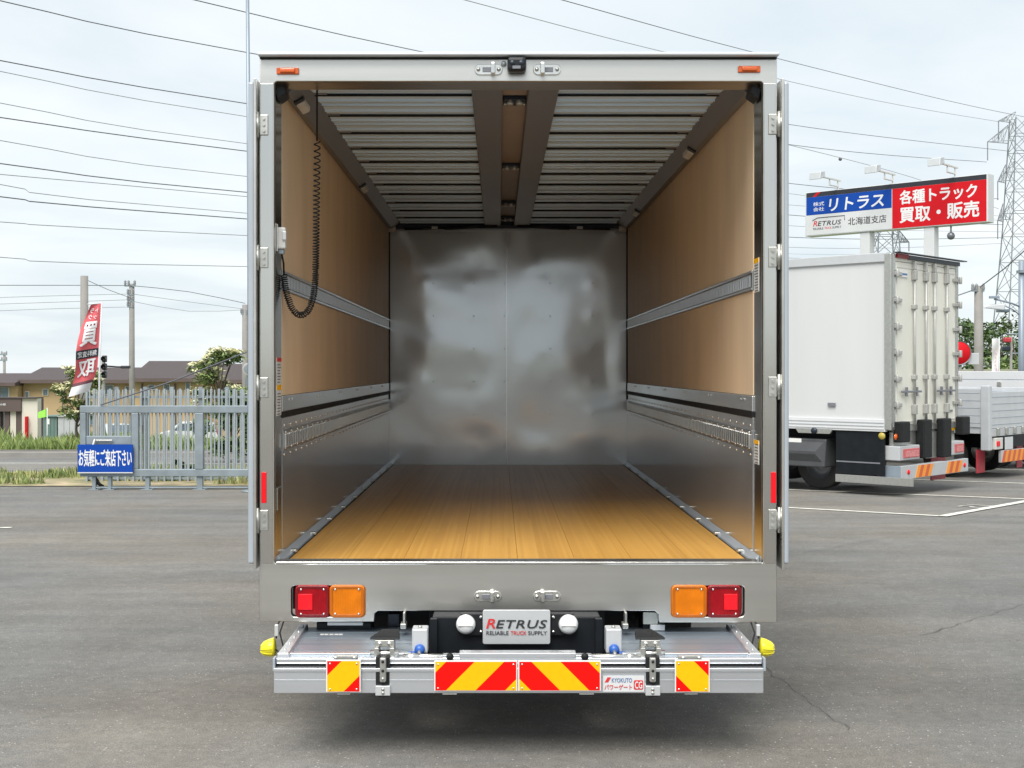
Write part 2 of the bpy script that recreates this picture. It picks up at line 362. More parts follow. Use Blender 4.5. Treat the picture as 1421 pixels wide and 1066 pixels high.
def plate(name, loops, y, thick, m, parent, bevel=.0):
    """flat plate in the XZ plane, front face at y, going back by thick"""
    bm = plate_mesh(loops, thick, bevel)
    for v in bm.verts: v.co = Vector((v.co.x, y + thick/2 - v.co.z, v.co.y))
    b = MB(); b.bm.free(); b.bm = bm
    return b.build(name, m, parent)
TXT = {}
def text_bm(body, bold=0.0, shear=0.0, spacing=1.0, extrude=.0):
    c = bpy.data.curves.new('tmp', 'FONT'); c.body = body; c.offset = bold; c.shear = shear; c.space_character = spacing; c.resolution_u = 3
    o = bpy.data.objects.new('tmp', c); COL.objects.link(o); dg = bpy.context.evaluated_depsgraph_get(); dg.update()
    me = bpy.data.meshes.new_from_object(o.evaluated_get(dg)); bm = bmesh.new(); bm.from_mesh(me)
    bpy.data.objects.remove(o); bpy.data.curves.remove(c); bpy.data.meshes.remove(me)
    return bm
def fit_text(body, u0, u1, v0, v1, bold=0.0, shear=0.0, spacing=1.0):
    bm = text_bm(body, bold, shear, spacing)
    xs = [v.co.x for v in bm.verts]; ys = [v.co.y for v in bm.verts]; a, b, c, d = min(xs), max(xs), min(ys), max(ys)
    for v in bm.verts: v.co = Vector((u0 + (v.co.x-a)/(b-a)*(u1-u0), v0 + (v.co.y-c)/(d-c)*(v1-v0), 0))
    return bm
FATK = .5
def text_on(name, rows, m, parent, O, U, V):
    """rows: (body, u0, u1, v0, v1, bold, shear); letters lie on the plane O + u U + v V"""
    O, U, V = Vector(O), Vector(U), Vector(V); b = MB()
    N_ = U.cross(V).normalized()
    for row in rows:
        fat = row[5] if len(row) > 5 else 0; row = list(row)
        if len(row) > 5: row[5] = 0
        t = fit_text(*row); hgt = (row[4]-row[3])*FATK; wu = hgt*V.length/U.length
        dirs = [(0, 0)] + ([(math.cos(k*math.pi/4), math.sin(k*math.pi/4)) for k in range(8)] if fat else [])
        for k, (cx_, sy_) in enumerate(dirs):
            idx = {}
            for v in t.verts: idx[v] = b.bm.verts.new(O + U*(v.co.x+cx_*fat*wu) + V*(v.co.y+sy_*fat*hgt) + N_*k*.00012)
            for f in t.faces: b.bm.faces.new([idx[v] for v in f.verts])
        t.free()
    return b.build(name, m, parent)

# ------------------------------------------------------------------ ground, lot, road
def sheet(name, xs, ys, m, dz):
    b = MB(); g = [[b.bm.verts.new((x, y, gz(y)+dz)) for x in xs] for y in ys]
    for i in range(len(ys)-1):
        for j in range(len(xs)-1): b.bm.faces.new((g[i][j], g[i][j+1], g[i+1][j+1], g[i+1][j]))
    return struct(b.build(name, m))
fr = [-400, -100, 0, 30, 36, 38] + [40+i for i in range(0, 22, 2)] + [80, 120, 200, 400, 900, 2500]
sheet('ground', [-2500, -300, -60, 0, 60, 300, 2500], fr, FIELD, -.03)
sheet('parking_lot', [-45, -20, 0, 2, 20, 50], [-60, -20, 0, 5, 10, 15, 20, 22.2], ASPH, 0)
sheet('parking_lot_end', [1.5, 20, 50], [22.2, 26, 33], ASPH, 0)
sheet('verge', [-45, -20, -8, 1.5], [22.2, 24, 26.2], SOIL, .012)
sheet('road', [-60, -20, 1.5], [26.2, 29, 32.4], ROAD, .004)
kb = MB()
kb.hexa([(-60,32.4,gz(32.4)-.05),(1.5,32.4,gz(32.4)-.05),(1.5,32.65,gz(32.65)-.05),(-60,32.65,gz(32.65)-.05)], [(-60,32.4,gz(32.4)+.13),(1.5,32.4,gz(32.4)+.13),(1.5,32.65,gz(32.65)+.13),(-60,32.65,gz(32.65)+.13)])
struct(kb.build('kerb', CONC, bevel=.02))
sheet('footpath', [-60, -20, 1.5], [32.65, 34.0], PATHM, .12)
def strip(name, pts, w, m, dz=.008):
    b = MB(); P = [Vector((x, y, 0)) for x, y in pts]; L_, R_ = [], []
    for i, p in enumerate(P):
        t = (P[min(i+1, len(P)-1)] - P[max(i-1, 0)]).normalized(); n = Vector((-t.y, t.x, 0)); ww = w*(.6+.8*random.random()) if m in (CRACK, LIGHTJ) else w
        if m in (CRACK, LIGHTJ) and i in (0, len(P)-1): ww = w*.15
        for S_, sg in ((L_, 1), (R_, -1)):
            q = p + n*ww/2*sg; S_.append(b.bm.verts.new((q.x, q.y, gz(q.y)+dz)))
    for i in range(len(P)-1): b.bm.faces.new((L_[i], L_[i+1], R_[i+1], R_[i]))
    return struct(b.build(name, m))
def gp(x, y): d = GD(y); return (PX(x, d), d)
def wob(a, b, n, amp):
    a, b = Vector(a), Vector(b); t = (b-a); nrm = Vector((-t.y, t.x)).normalized(); out = []
    for i in range(n+1): out.append(tuple(a + t*i/n + nrm*amp*noise.noise(Vector((a.x*3+i*.45, a.y, i*.21)))))
    return out
def ext(a, b, k): return (a[0]+(b[0]-a[0])*k, a[1]+(b[1]-a[1])*k)
c0, c1, c2 = gp(1090, 705), gp(1310, 717), gp(1421, 697)
strip('bay_line', [ext(c1, c0, 3.2), c1], .11, LINE); strip('bay_line', [ext(c2, c1, 1.02), ext(c1, c2, 2.2)], .13, LINE, .012)
p0, p1 = gp(1090, 680), gp(1421, 693); strip('bay_line', [ext(p1, p0, 1.6), ext(p0, p1, 1.2)], .11, LINE)
p0, p1 = gp(1270, 666), gp(1421, 671.5); strip('bay_line', [ext(p1, p0, 1.6), ext(p0, p1, 1.4)], .11, LINE)
p0, p1 = gp(1340, 650), gp(1421, 653); strip('bay_line', [ext(p1, p0, 1.6), ext(p0, p1, 1.4)], .11, LINE)
# the bay number, painted so that it reads from inside the bay
d_ = (Vector(c1)-Vector(c2)).normalized(); u_ = Vector((d_.x, d_.y)); v_ = Vector((d_.y, -d_.x))
if v_.y > 0: v_ = -v_
o_ = Vector(gp(1384, 703))
bn = MB()
for body, a, b_ in (('1', 0, .10), ('5', .22, .52)):
    t = fit_text(body, a, b_, 0, .42, .01); ix = {}
    for v in t.verts:
        q = o_ + u_*v.co.x + v_*v.co.y*-1; ix[v] = bn.bm.verts.new((q.x, q.y, gz(q.y)+.008))
    for f in t.faces: bn.bm.faces.new([ix[v] for v in f.verts])
    t.free()
struct(bn.build('bay_number_marking', mat('worn_paint', (.36, .35, .32), .8, 0, .3, 12)))
for a, b_, w in ((gp(-40, 1020), gp(360, 930), .012), (gp(150, 812), gp(352, 786), .02), 
                 (gp(1062, 925), gp(1178, 1016), .014), (gp(1270, 886), gp(1430, 838), .02), (gp(1100, 772), gp(1430, 706), .016), (gp(1190, 752), gp(1430, 772), .014),
                 (gp(1195, 810), gp(1232, 812), .02)):
    strip('pavement_crack', wob(a, b_, 22, .05), w*.28, CRACK)
strip('worn_paint_mark', [gp(-30, 733.5), gp(16, 733)], .10, LINE)
# road lines
y0 = GD(643); strip('road_line', [(-60, y0+.9), (1, y0-.3)], .14, LINE); y0 = GD(657.5); strip('road_line', [(-60, y0+.2), (-9.6, y0)], .14, LINE)

def blades(name, m, n, xr, yr, h0, h1, w, label, cat, hole=None, dens=None):
    b = MB(); k = 0
    while k < n:
        x, y = random.uniform(*xr), random.uniform(*yr)
        if dens and noise.noise(Vector((x*.7, y*.9, 3))) < dens(x, y): k += .25; continue
        k += 1; h = random.uniform(h0, h1)*(.75+.5*noise.noise(Vector((x*.5, y*.5, 0)))); a = random.uniform(0, 3.14); z = gz(y); lx, ly = random.gauss(0, .25)*h, random.gauss(0, .25)*h
        cx, sy = math.cos(a)*w, math.sin(a)*w
        p = [(x-cx, y-sy, z), (x+cx, y+sy, z), (x+cx*.6+lx*.4, y+sy*.6+ly*.4, z+h*.6), (x+lx, y+ly, z+h)]
        b.face([p[0], p[1], p[2]]); b.face([p[0], p[2], p[3]])
    o = b.build(name, m); return tag(o, label, cat, kind='stuff')
blades('tall_grass', GRASS, 16000, (-24, 1), (34.1, 38.0), .36, .66, .022, 'tall green grass growing along the far side of the road', 'grass')
blades('verge_grass', VERGE, 9000, (-14, -1), (22.6, 26.1), .08, .26, .02, 'short patchy verge grass between the lot and the road', 'grass', dens=lambda x, y: .05 - (.28 if y > 24.2 else -.06))

# ------------------------------------------------------------------ the box truck in front
Y0 = 6.2
def fx(x): return PX(x, Y0)
def fz(y): return PZ(y, Y0)
XL, XR, MX = -1.11, 1.302, .096
T = thing('box_truck', 'silver box truck with its rear doors folded open on an empty plywood-lined cargo box', 'truck', (MX, Y0, gz(Y0)))
# rear frame
outer = [(fx(361), fz(83)), (fx(1077.5), fz(83)), (fx(1077), fz(863)), (fx(916), fz(863)), (fx(915), fz(852)), (fx(909), fz(847)), (fx(524), fz(847)), (fx(519), fz(851)), (fx(518), fz(862)), (fx(361), fz(862))]
TLH = [rrect(fx(403), fx(507.5), fz(857), fz(812), .022), rrect(fx(930.5), fx(1034), fz(857), fz(812), .022)]
frame = plate('rear_frame', [outer, rrect(fx(379.5), fx(1060), fz(783.5), fz(112), .02)] + TLH, Y0, .05, STEEL, T, .003)
for nm, x0, x1 in (('frame_post', 361.5, 379.2), ('frame_post', 1060.3, 1077)):
    MB().box(fx(x0), fx(x1), Y0-.004, Y0+.01, fz(782), fz(116)).build(nm, POST, frame, .002)
MB().box(fx(361), fx(1077.5), Y0-.012, Y0+.10, fz(82.2), fz(80.2)).build('roof_gasket', RUBBER, frame)
MB().box(fx(359.5), fx(1079), Y0-.05, Y0+.14, fz(80.2), fz(75.5)).build('roof_lip', ALUL, frame, .006)
for xa, xb in ((364, 404), (672, 768), (1036, 1077)):
    MB().box(fx(xa), fx(xb), Y0+.1, Y0+.5, fz(75.4), fz(71.5)).build('roof_cap', ALUL, frame, .012)
for nm, xa, xb in (('door_jamb', XL-.06, -1.1035), ('door_jamb', 1.2985, XR+.06)):
    MB().box(xa, xb, Y0+.05, 6.43, 1.04, 3.417).build(nm, POST, frame, .003)
MB().box(XL, XR, Y0+.052, 6.41, 3.4165, 3.52).build('header_beam', STEEL, frame, .003)
MB().box(fx(383), fx(1057), Y0-.006, Y0+.10, fz(783.4), fz(779.4)).build('sill_strip', CHROME, frame, .003)
# hinges
def hinge(side, x, y):
    cx, cz = fx(x), fz(y); b = MB()
    b.box(cx-.012 if side < 0 else cx-.028, cx+.028 if side < 0 else cx+.012, Y0-.014, Y0-.004, cz-.05, cz+.05)
    h = b.build('hinge', ZINC, frame, .003)
    b = MB(); px_ = cx + side*.022
    b.cyl((px_, Y0-.016, cz-.062), (px_, Y0-.016, cz+.062), .008, 12); b.cyl((px_, Y0-.016, cz-.04), (px_, Y0-.016, cz+.04), .0115, 12)
    b.build('hinge_pin', ZINC, h)
    b = MB()
    for k in (-.03, 0, .03): b.cyl((cx+.008*(-side), Y0-.021, cz+k), (cx+.008*(-side), Y0-.012, cz+k), .007, 8)
    b.build('hinge_bolt', ZINC, h)
for y in (174, 358, 538, 722):
    hinge(-1, 364.5, y); hinge(1, 1074, y-1)
# red reflector strips
for x0, x1 in ((363, 370), (1069.5, 1076.5)): MB().box(fx(x0), fx(x1), Y0-.012, Y0-.003, fz(698), fz(655)).build('reflector_strip', REDB, frame, .003)
# marker lamps
for x0, x1, y in ((384, 415, 99), (1024, 1055, 96.5)):
    o = MB().box(fx(x0), fx(x1), Y0-.012, Y0-.001, fz(y+4.6), fz(y-4.6)).build('marker_lamp', RED, frame, .004)
    o.data.materials[0] = AMBERM
    MB().box(fx(x0+5), fx(x1-5), Y0-.022, Y0-.011, fz(y+3), fz(y-3)).build('marker_lens', AMBERM, o, .005)
# lock keepers
def keeper(x, y, sgn):
    cx, cz = fx(x), fz(y)
    o = plate('lock_keeper', [rrect(cx-.066, cx+.066, cz-.024, cz+.024, .023)], Y0-.008, .009, CHROME, frame, .002)
    MB().box(cx-.030, cx+.030, Y0-.010, Y0-.004, cz-.014, cz+.012).build('keeper_slot', TAUPE, o, .003)
    MB().box(cx+sgn*.022-.011, cx+sgn*.022+.011, Y0-.040, Y0-.007, cz-.028, cz+.03).build('keeper_hook', CHROME, o, .006)
    b = MB()
    for k in (-.050, .050): b.lathe([(0,-.013),(.008,-.011),(.010,-.004),(.010,0)], (cx+k, Y0-.007, cz), (0,1,0), 10)
    b.build('bolt', ZINC, o)
keeper(678, 97, 1); keeper(759, 97, -1); keeper(677, 827.5, 1); keeper(759, 827.5, -1)
# rear-view camera
b = MB().box(fx(704), fx(730), Y0-.07, Y0-.001, fz(103), fz(82.5)); cmr = b.build('rear_camera', PLASTIC, frame, .018, seg=3)
b = MB().lathe([(0,-.074),(.012,-.073),(.015,-.068)], (fx(711), Y0, fz(92)), (0,1,0), 14).lathe([(0,-.074),(.012,-.073),(.015,-.068)], (fx(723), Y0, fz(92)), (0,1,0), 14); b.build('camera_lens', NAVY, cmr)
MB().box(fx(711), fx(722), Y0-.0725, Y0-.068, fz(100), fz(96)).build('camera_plate', TAUPE, cmr)
MB().lathe([(0,-.02),(.012,-.018),(.014,0)], (fx(699), Y0, fz(89)), (0,1,0), 14).build('cable_grommet', ALUP, cmr)
# tail lights
def tail_light(xr0, xr1, xa0, xa1, inner):
    y0_, y1_ = 813.5, 855.5
    o = MB().box(fx(min(xr0, xa0)-1.5), fx(max(xr1, xa1)+1), Y0+.028, Y0+.14, fz(y1_+1.2), fz(y0_-1.2)).build('tail_light', PLASTIC, frame, .004)
    def lens(nm, a, c, m):
        q = plate(nm, [rrect(fx(a), fx(c), fz(y1_), fz(y0_), .02)], Y0-.006, .04, m, o, .007)
        plate(nm.replace('lens', 'rim'), [rrect(fx(a), fx(c), fz(y1_), fz(y0_), .02), rrect(fx(a+2.6), fx(c-2.6), fz(y1_-2.6), fz(y0_+2.6), .016)], Y0-.0095, .004, REDD if nm[0] == 'r' else AMBERD, o, .001)
        bb = MB()
        for xx in (a+6.5, c-6.5):
            for yy in (y0_+4, y1_-4): bb.lathe([(0,-.013),(.0045,-.012),(.006,-.005)], (fx(xx), Y0, fz(yy)), (0,1,0), 8)
        bb.build('lens_screw', CHROME, o)
    lens('red_lens', xr0, xr1, RED); lens('amber_lens', xa0, xa1, AMBER)
    MB().box(fx(inner[0]), fx(inner[1]), Y0-.010, Y0-.005, fz(846), fz(824)).build('square_reflector', REDB, o, .003)
tail_light(411.5, 456, 459, 504.5, (414, 434)); tail_light(982.5, 1027, 933.5, 979.5, (1004.5, 1023))
# doors folded back against the sides
for s_, xa, xb in ((-1, 346.5, 355.5), (1, 1084.5, 1092)):
    o = MB().box(fx(xa), fx(xb), 6.15, 7.36, fz(781), fz(116)).build('rear_door', ALUP, T, .012, seg=3)
    xx = 356.2 if s_ < 0 else 1083.6
    MB().box(fx(xx)-.006, fx(xx)+.006, 6.15, 7.3, fz(788), fz(112)).build('door_flange', STEEL, o, .002)
    b = MB()
    for q in (174, 358, 538, 722): b.box(*sorted((fx(xx)+s_*-.006, fx(1079.5 if s_ > 0 else 359))), 6.19, 6.24, fz(q+14), fz(q-14))
    for k, q in enumerate((174, 358, 538, 722)):
        MB().box(*sorted((fx(xx)+s_*-.007, fx(1079.2 if s_ > 0 else 359.4))), 6.19, 6.22, fz(q+12), fz(q-12)).build('hinge_strap', ZINC, o, .002)
    b.bm.free()
# body shell
YB = 12.76
MB().box(fx(361)+.01, fx(1077)-.01, Y0+.14, YB+.1, 3.525, 3.58).build('roof', ALUP, T, .01)
MB().box(XL-.055, XL-.012, Y0+.05, YB+.08, .98, 3.52).build('outer_side_panel', ALUP, T)
MB().box(XR+.012, XR+.055, Y0+.05, YB+.08, .98, 3.52).build('outer_side_panel', ALUP, T)
MB().box(XL, XR, YB+.03, YB+.08, .98, 3.52).build('front_panel', ALUP, T)
MB().box(XL, XR, Y0+.06, YB, 3.503, 3.515).build('roof_lining', DARKGAP, T)
# cargo floor of boards
fl = MB().box(XL-.01, XR+.01, Y0+.052, YB+.02, .93, 1.018).build('cargo_floor', TAUPE, T)
x0, x1, nb = XL+.050, XR-.050, 8; wb = (x1-x0)/nb; pl = None
for i in range(nb):
    at = (x0+wb*(i+.5), 6.29, 1.04)
    if pl is None: pl = MB().box(at[0]-wb/2+.0007, at[0]+wb/2-.0007, 6.285, YB-.012, 1.019, 1.04).build('floor_board', FLOOR, fl, .0008, at=at)
    else: dup(pl, (wb*i, 0, 0))
for s_, xx in ((1, XL), (-1, XR)):
    a = lambda q: xx + s_*q
    o = MB().hexa([(a(.004), 6.3, 1.019), (a(.046), 6.3, 1.019), (a(.046), YB-.02, 1.019), (a(.004), YB-.02, 1.019)][::s_], [(a(.004), 6.3, 1.075), (a(.036), 6.3, 1.046), (a(.036), YB-.02, 1.046), (a(.004), YB-.02, 1.075)][::s_]).build('floor_edge_rail', ALUP, fl, .002)
    MB().box(*sorted((a(.0465), a(.0495))), 6.32, YB-.03, 1.022, 1.0425).build('edge_seal', RUBBER, fl)
    for k in range(9):
        yy = 6.62+k*.70
        MB().box(*sorted((a(.02), a(.056))), yy-.022, yy+.022, 1.044, 1.062).build('edge_clip', ZINC, o, .005)
# side linings
def side(s_, xx, seams):
    a = lambda q: xx + s_*q
    w = MB().box(*sorted((a(-.012), a(-.002))), 6.43, YB, 1.03, 3.50).build('side_wall', TAUPE, T)
    def bx(nm, q0, q1, ya, yb, za, zb, m, bev=.002): return MB().box(*sorted((a(q0), a(q1))), ya, yb, za, zb).build(nm, m, w, bev)
    for za, zb in ((2.508, 3.425), (1.868, 2.402)):
        ys = [6.44] + seams + [YB-.05]
        for ya, yb in zip(ys, ys[1:]): bx('plywood_panel', -.002, .006, ya+.002, yb-.002, za, zb, PLY, .0015)
    # upper lashing track
    ys = [6.44, 9.0, 11.6, YB-.05]
    for ya, yb in zip(ys, ys[1:]): bx('lashing_track', -.002, .010, ya+.002, yb-.002, 2.403, 2.507, TRACK)
    b = MB(); yy = 6.5
    while yy < YB-.15: b.box(*sorted((a(.010), a(.0135))), yy, yy+.022, 2.425, 2.485); yy += .05
    b.build('track_slot', ALU, w)['kind'] = 'stuff'
    b = MB().box(*sorted((a(.010), a(.016))), 6.44, YB-.05, 2.493, 2.503).box(*sorted((a(.010), a(.016))), 6.44, YB-.05, 2.407, 2.417); b.build('track_edge', KICK, w)
    # sill rail, seal, kick panel
    bx('side_rail', -.002, .012, 6.44, YB-.05, 1.785, 1.866, KICK, .004)
    for k in range(6): 
        for j in (0, .1): bx('rail_bolt', .012, .017, 6.62+k*1.05+j, 6.635+k*1.05+j, 1.838, 1.850, CHROME, .003)
    bx('rubber_seal', -.002, .014, 6.44, YB-.05, 1.755, 1.784, RUBBER)
    bx('rubber_seal', -.002, .016, YB-.048, YB-.012, 1.70, 3.42, RUBBER)
    bx('kick_panel', -.002, .008, 6.44, YB-.012, 1.042, 1.754, KICK)
    bx('lower_track', .008, .014, 6.44, YB-.1, 1.585, 1.69, TRACK, .006)
    b = MB(); yy = 6.47
    while yy < YB-.2:
        b.prism([(a(.022), yy, 1.603), (a(.030), yy+.008, 1.609), (a(.030), yy+.024, 1.666), (a(.022), yy+.030, 1.672)], (0, .006, 0)) if False else b.box(*sorted((a(.014), a(.024))), yy, yy+.026, 1.602, 1.670)
        yy += .06
    b.build('track_tooth', CHROME, w, .002)['kind'] = 'stuff'
    b = MB(); yy = 6.5
    while yy < YB-.2:
        for zz in (1.598, 1.679, 1.715, 1.565): b.lathe([(0,.005),(.006,.004),(.007,0)], (a(.014 if 1.58 < zz < 1.69 else .008), yy, zz), (s_,0,0), 6)
        yy += .19
    b.build('rivet', CHROME, w)['kind'] = 'stuff'
side(1, XL, [8.55, 10.65]); side(-1, XR, [8.60, 9.62, 11.1])
# bulkhead: two thin sheets that have buckled a little between their rivets
def bulk_sheet(xa, xb, sd_):
    b = MB(); nx, nz_ = 64, 120; za, zb = 1.04, 3.405; g = []
    for j in range(nz_+1):
        row = []
        for i in range(nx+1):
            u, v = i/nx, j/nz_; x, z = xa+(xb-xa)*u, za+(zb-za)*v
            e = min(1, 5*min(u, 1-u))*min(1, 6*min(v, 1-v)); e = e*e*(3-2*e)
            h = .010*noise.noise(Vector((x*1.2+sd_, z*1.7, sd_))) + .0030*noise.noise(Vector((x*2.6, z*3.1+sd_, 5)))
            for k in range(7):
                for cx_ in (.30, .70): h -= .0009*math.exp(-(((x-xa)/(xb-xa)-cx_)**2*(1.2/.07)**2 + ((z-1.22-k*.33)/.075)**2))
            row.append(b.bm.verts.new((x, YB-.004+h*e, z)))
        g.append(row)
    for j in range(nz_):
        for i in range(nx): b.bm.faces.new((g[j][i], g[j][i+1], g[j+1][i+1], g[j+1][i]))
    return b
bh = MB().box(XL, XR, YB+.012, YB+.028, 1.03, 3.5).build('bulkhead', TAUPE, T)
bulk_sheet(XL+.002, .0785, 1.3).build('bulkhead_sheet', BULK, bh, smooth=True); bulk_sheet(.0815, XR-.002, 8.7).build('bulkhead_sheet', BULK, bh, smooth=True)
MB().box(.076, .084, YB-.012, YB-.006, 1.05, 3.40).build('sheet_joint', KICK, bh)
for k in range(7):
    for xx in (-.66, -.25, .06, .52, .95):
        MB().lathe([(0,-.010),(.004,-.009),(.006,-.005)], (xx, YB-.003, 1.22+k*.33), (0,1,0), 8).build('bulkhead_rivet', BULK, bh)
MB().box(XL+.02, XR-.02, YB-.16, YB-.02, 3.405, 3.45).build('bulkhead_top_rail', NAVY, bh, .006)
for s_ in (-1, 1):
    c = .085
    MB().cyl((c+s_*.10, YB-.2, 3.43), (c+s_*.62, YB-.2, 3.405), .020, 10).cyl((c+s_*.6, YB-.2, 3.406), (c+s_*1.02, YB-.2, 3.395), .011, 8).build('gas_strut', NAVY, bh)
    MB().lathe([(0,-.05),(.03,-.045),(.035,0),(.03,.03)], (c+s_*1.14, YB-.16, 3.402), (-s_,0,0), 12).build('strut_cap', OFFW, bh)
    MB().box(c+s_*.72-.03, c+s_*.72+.03, YB-.235, YB-.2, 3.395, 3.42).build('strut_clip', ZINC, bh, .004)
# ceiling: slats, rails, hinge gear
rc = MB().box(XL, XR, 6.42, YB-.02, 3.4905, 3.5025).build('ceiling', DARKGAP, T)
def slat_mesh(xa, xb, m):
    b = MB(); L_ = .262; n = 8; prof = []
    for i in range(n+1):
        t = i/n; prof.append((t*L_, -.013*(1-(2*t-1)**4) - .006*t))
    for (ya, za), (yb, zb) in zip(prof, prof[1:]):
        f = b.face([(xa, ya, za), (xb, ya, za), (xb, yb, zb), (xa, yb, zb)])
    b.box(xa, xb, -.002, .002, -.004, .010); b.box(xa, xb, L_-.002, L_+.002, -.010, .010)
    bmesh.ops.remove_doubles(b.bm, verts=b.bm.verts, dist=1e-5)
    return b
lx, rx = (XL+.13, -.142), (.312, XR-.13)
for xa, xb in (lx, rx):
    base = slat_mesh(xa, xb, SLAT).build('ceiling_slat', SLAT, rc, at=None); base.location = Vector((0, 6.46, 3.478)) - Vector(T.location)
    bmx = base.data
    for v in bmx.vertices: v.co += Vector(T.location)
    for p in bmx.polygons: p.use_smooth = False
    base.location = Vector((0, 6.46, 3.478)) - Vector(T.location)
    rg = MB().box(xa, xb, 6.46-.012, 6.46-.003, 3.458, 3.482).build('slat_ridge', SLAT, rc, .002); sl_ = MB().box(xa, xb, 6.46+.263, 6.46+.2695, 3.453, 3.482).build('slat_gap_shade', RUBBER, rc); sn = MB().box(xa, xb, 6.46+.263, 6.46+.2685, 3.4575, 3.482).build('slat_gap_shade', DARKGAP, rc); sm_ = MB().box(xa, xb, 6.46+.118, 6.46+.126, 3.4525, 3.468).build('slat_rib', SLAT, rc, .002)  # dark strips added between slats, painting in the shade of the gaps
    eb = MB().box(*(((xa-.01), xa+.07) if xa < 0 else (xb-.07, xb+.01)), 6.46+.23, 6.46+.262, 3.458, 3.47).build('slat_bracket', TAUPE, rc, .004)
    for k in range(1, 23):
        dup(base, (0, k*.2715, 0))
        if k % 2 == 0: dup(rg, (0, k*.2715, 0)); dup(eb, (0, k*.2715, 0)); dup(sl_, (0, k*.2715, 0))
        else: dup(sn, (0, k*.2715, 0))
        dup(sm_, (0, k*.2715, 0))
for xa, xb in ((-.14, .020), (.153, .310)):
    MB().box(xa, xb, 6.412, YB-.14, 3.432, 3.489).build('centre_rail', TAUPE, rc, .006)
MB().box(.021, .152, 6.412, YB-.14, 3.478, 3.4895).build('hinge_cover', TAUPEW, rc)
for yy in (6.86, 9.08, 11.1, 12.2):
    o = MB().box(.024, .149, yy-.05, yy+.10, 3.450, 3.477).build('roof_hinge', NAVY, rc, .006)
    for xx in (.060, .113): MB().cyl((xx, yy-.03, 3.428), (xx, yy-.03, 3.455), .021, 14).build('hinge_bolt', ZINC, o, .004)
    for xx in (.034, .139): MB().cyl((xx, yy+.02, 3.438), (xx, yy+.02, 3.455), .008, 8).build('hinge_nut', ZINC, o)
for s_, xx in ((1, XL), (-1, XR)):
    a = lambda q: xx + s_*q
    pr = [(a(.004), 6.41, 3.489), (a(.132), 6.41, 3.489), (a(.132), 6.41, 3.462), (a(.05), 6.41, 3.405), (a(.008), 6.41, 3.405)]
    MB().prism(pr, (0, YB-.17-6.41, 0)).build('roof_side_rail', TAUPE, rc, .003)
    for yy in ((6.66, 9.75) if s_ > 0 else (8.15, 11.3)):
        o = MB().hexa([(a(.045), yy, 3.385), (a(.085), yy, 3.405), (a(.085), yy+.22, 3.405), (a(.045), yy+.22, 3.385)], [(a(.045), yy, 3.43), (a(.085), yy, 3.45), (a(.085), yy+.22, 3.45), (a(.045), yy+.22, 3.43)]).build('interior_lamp', OFFW, rc, .006)
        MB().hexa([(a(.040), yy-.06, 3.39), (a(.09), yy-.06, 3.415), (a(.09), yy-.005, 3.415), (a(.040), yy-.005, 3.39)], [(a(.040), yy-.06, 3.44), (a(.09), yy-.06, 3.46), (a(.09), yy-.005, 3.46), (a(.040), yy-.005, 3.44)]).build('lamp_base', PLASTIC, o)
    MB().hexa([(a(.012), 6.27, 3.34), (a(.055), 6.27, 3.37), (a(.055), 6.40, 3.37), (a(.012), 6.40, 3.34)], [(a(.0), 6.27, 3.395), (a(.045), 6.27, 3.412), (a(.045), 6.40, 3.412), (a(.0), 6.40, 3.395)]).build('corner_buffer', PLASTIC, rc, .005)
# stickers on the jambs
def sticker(x, s_, ya, yb, za, zb, bands):
    o = MB().box(*sorted((x, x+s_*.0015)), ya, yb, za, zb).build('warning_sticker', LABEL, T)
    for f0, f1, m in bands:
        MB().box(*sorted((x+s_*.0015, x+s_*.003)), ya, yb, za+(zb-za)*f0, za+(zb-za)*f1).build('sticker_band', m, o)
    b = MB(); n = int((zb-za)/.014)
    for k in range(n):
        f = (k+.5)/n
        if any(f0-.02 < f < f1+.02 for f0, f1, _ in bands): continue
        b.box(*sorted((x+s_*.0015, x+s_*.0025)), ya+.012, yb-.012-.03*random.random(), za+(zb-za)*f-.002, za+(zb-za)*f+.002)
    b.build('small_print', INK, o)['kind'] = 'stuff'
sticker(-1.1035, 1, 6.285, 6.41, 1.77, 2.06, [(.93, 1, INKR), (.44, .53, HAZY)])
sticker(1.2985, -1, 6.31, 6.425, 2.39, 2.56, [(.86, 1, HAZY)])
sticker(1.2985, -1, 6.31, 6.425, 1.525, 1.645, [(.84, 1, HAZY)])
MB().box(-1.1035, -1.0985, 6.29, 6.39, 1.30, 1.41).build('latch_cover', POST, T, .003)

# ---- under the box
ch = MB().box(-.32, -.24, 6.3, 13.5, .62, .92).box(.43, .51, 6.3, 13.5, .62, .92).build('chassis_frame', BLACK, T)
MB().box(-1.05, 1.24, 6.45, 6.55, .78, .925).build('cross_member', BLACK, T)
MB().box(PX(596,6.3), PX(838,6.3), 6.26, 6.44, .60, .915).build('box_backplate', BLACK, T, .004)
MB().box(PX(574,5.85), PX(862,5.85), 5.77, 6.06, .600, .622).build('void_shade_sheet', BLACK, T, .004)  # black sheet added so the void between the platforms looks shaded
MB().box(PX(443,6.4), PX(518,6.4), 6.30, 6.45, PZ(879,6.4), PZ(858,6.4)).build('mounting_bracket', BLACK, T, .006)
MB().box(PX(455,6.28), PX(504,6.28), 6.26, 6.30, PZ(867,6.28), PZ(862.5,6.28)).build('bracket_plate', PLATE, T, .002)
MB().box(PX(886,6.5), PX(906,6.5), 6.30, 6.50, PZ(870,6.5), PZ(846,6.5)).build('mounting_bracket', BLACK, T, .004)
MB().box(PX(902,6.28), PX(922,6.28), 6.26, 6.30, PZ(874,6.28), PZ(866,6.28)).build('bracket_plate', PLATE, T, .002)
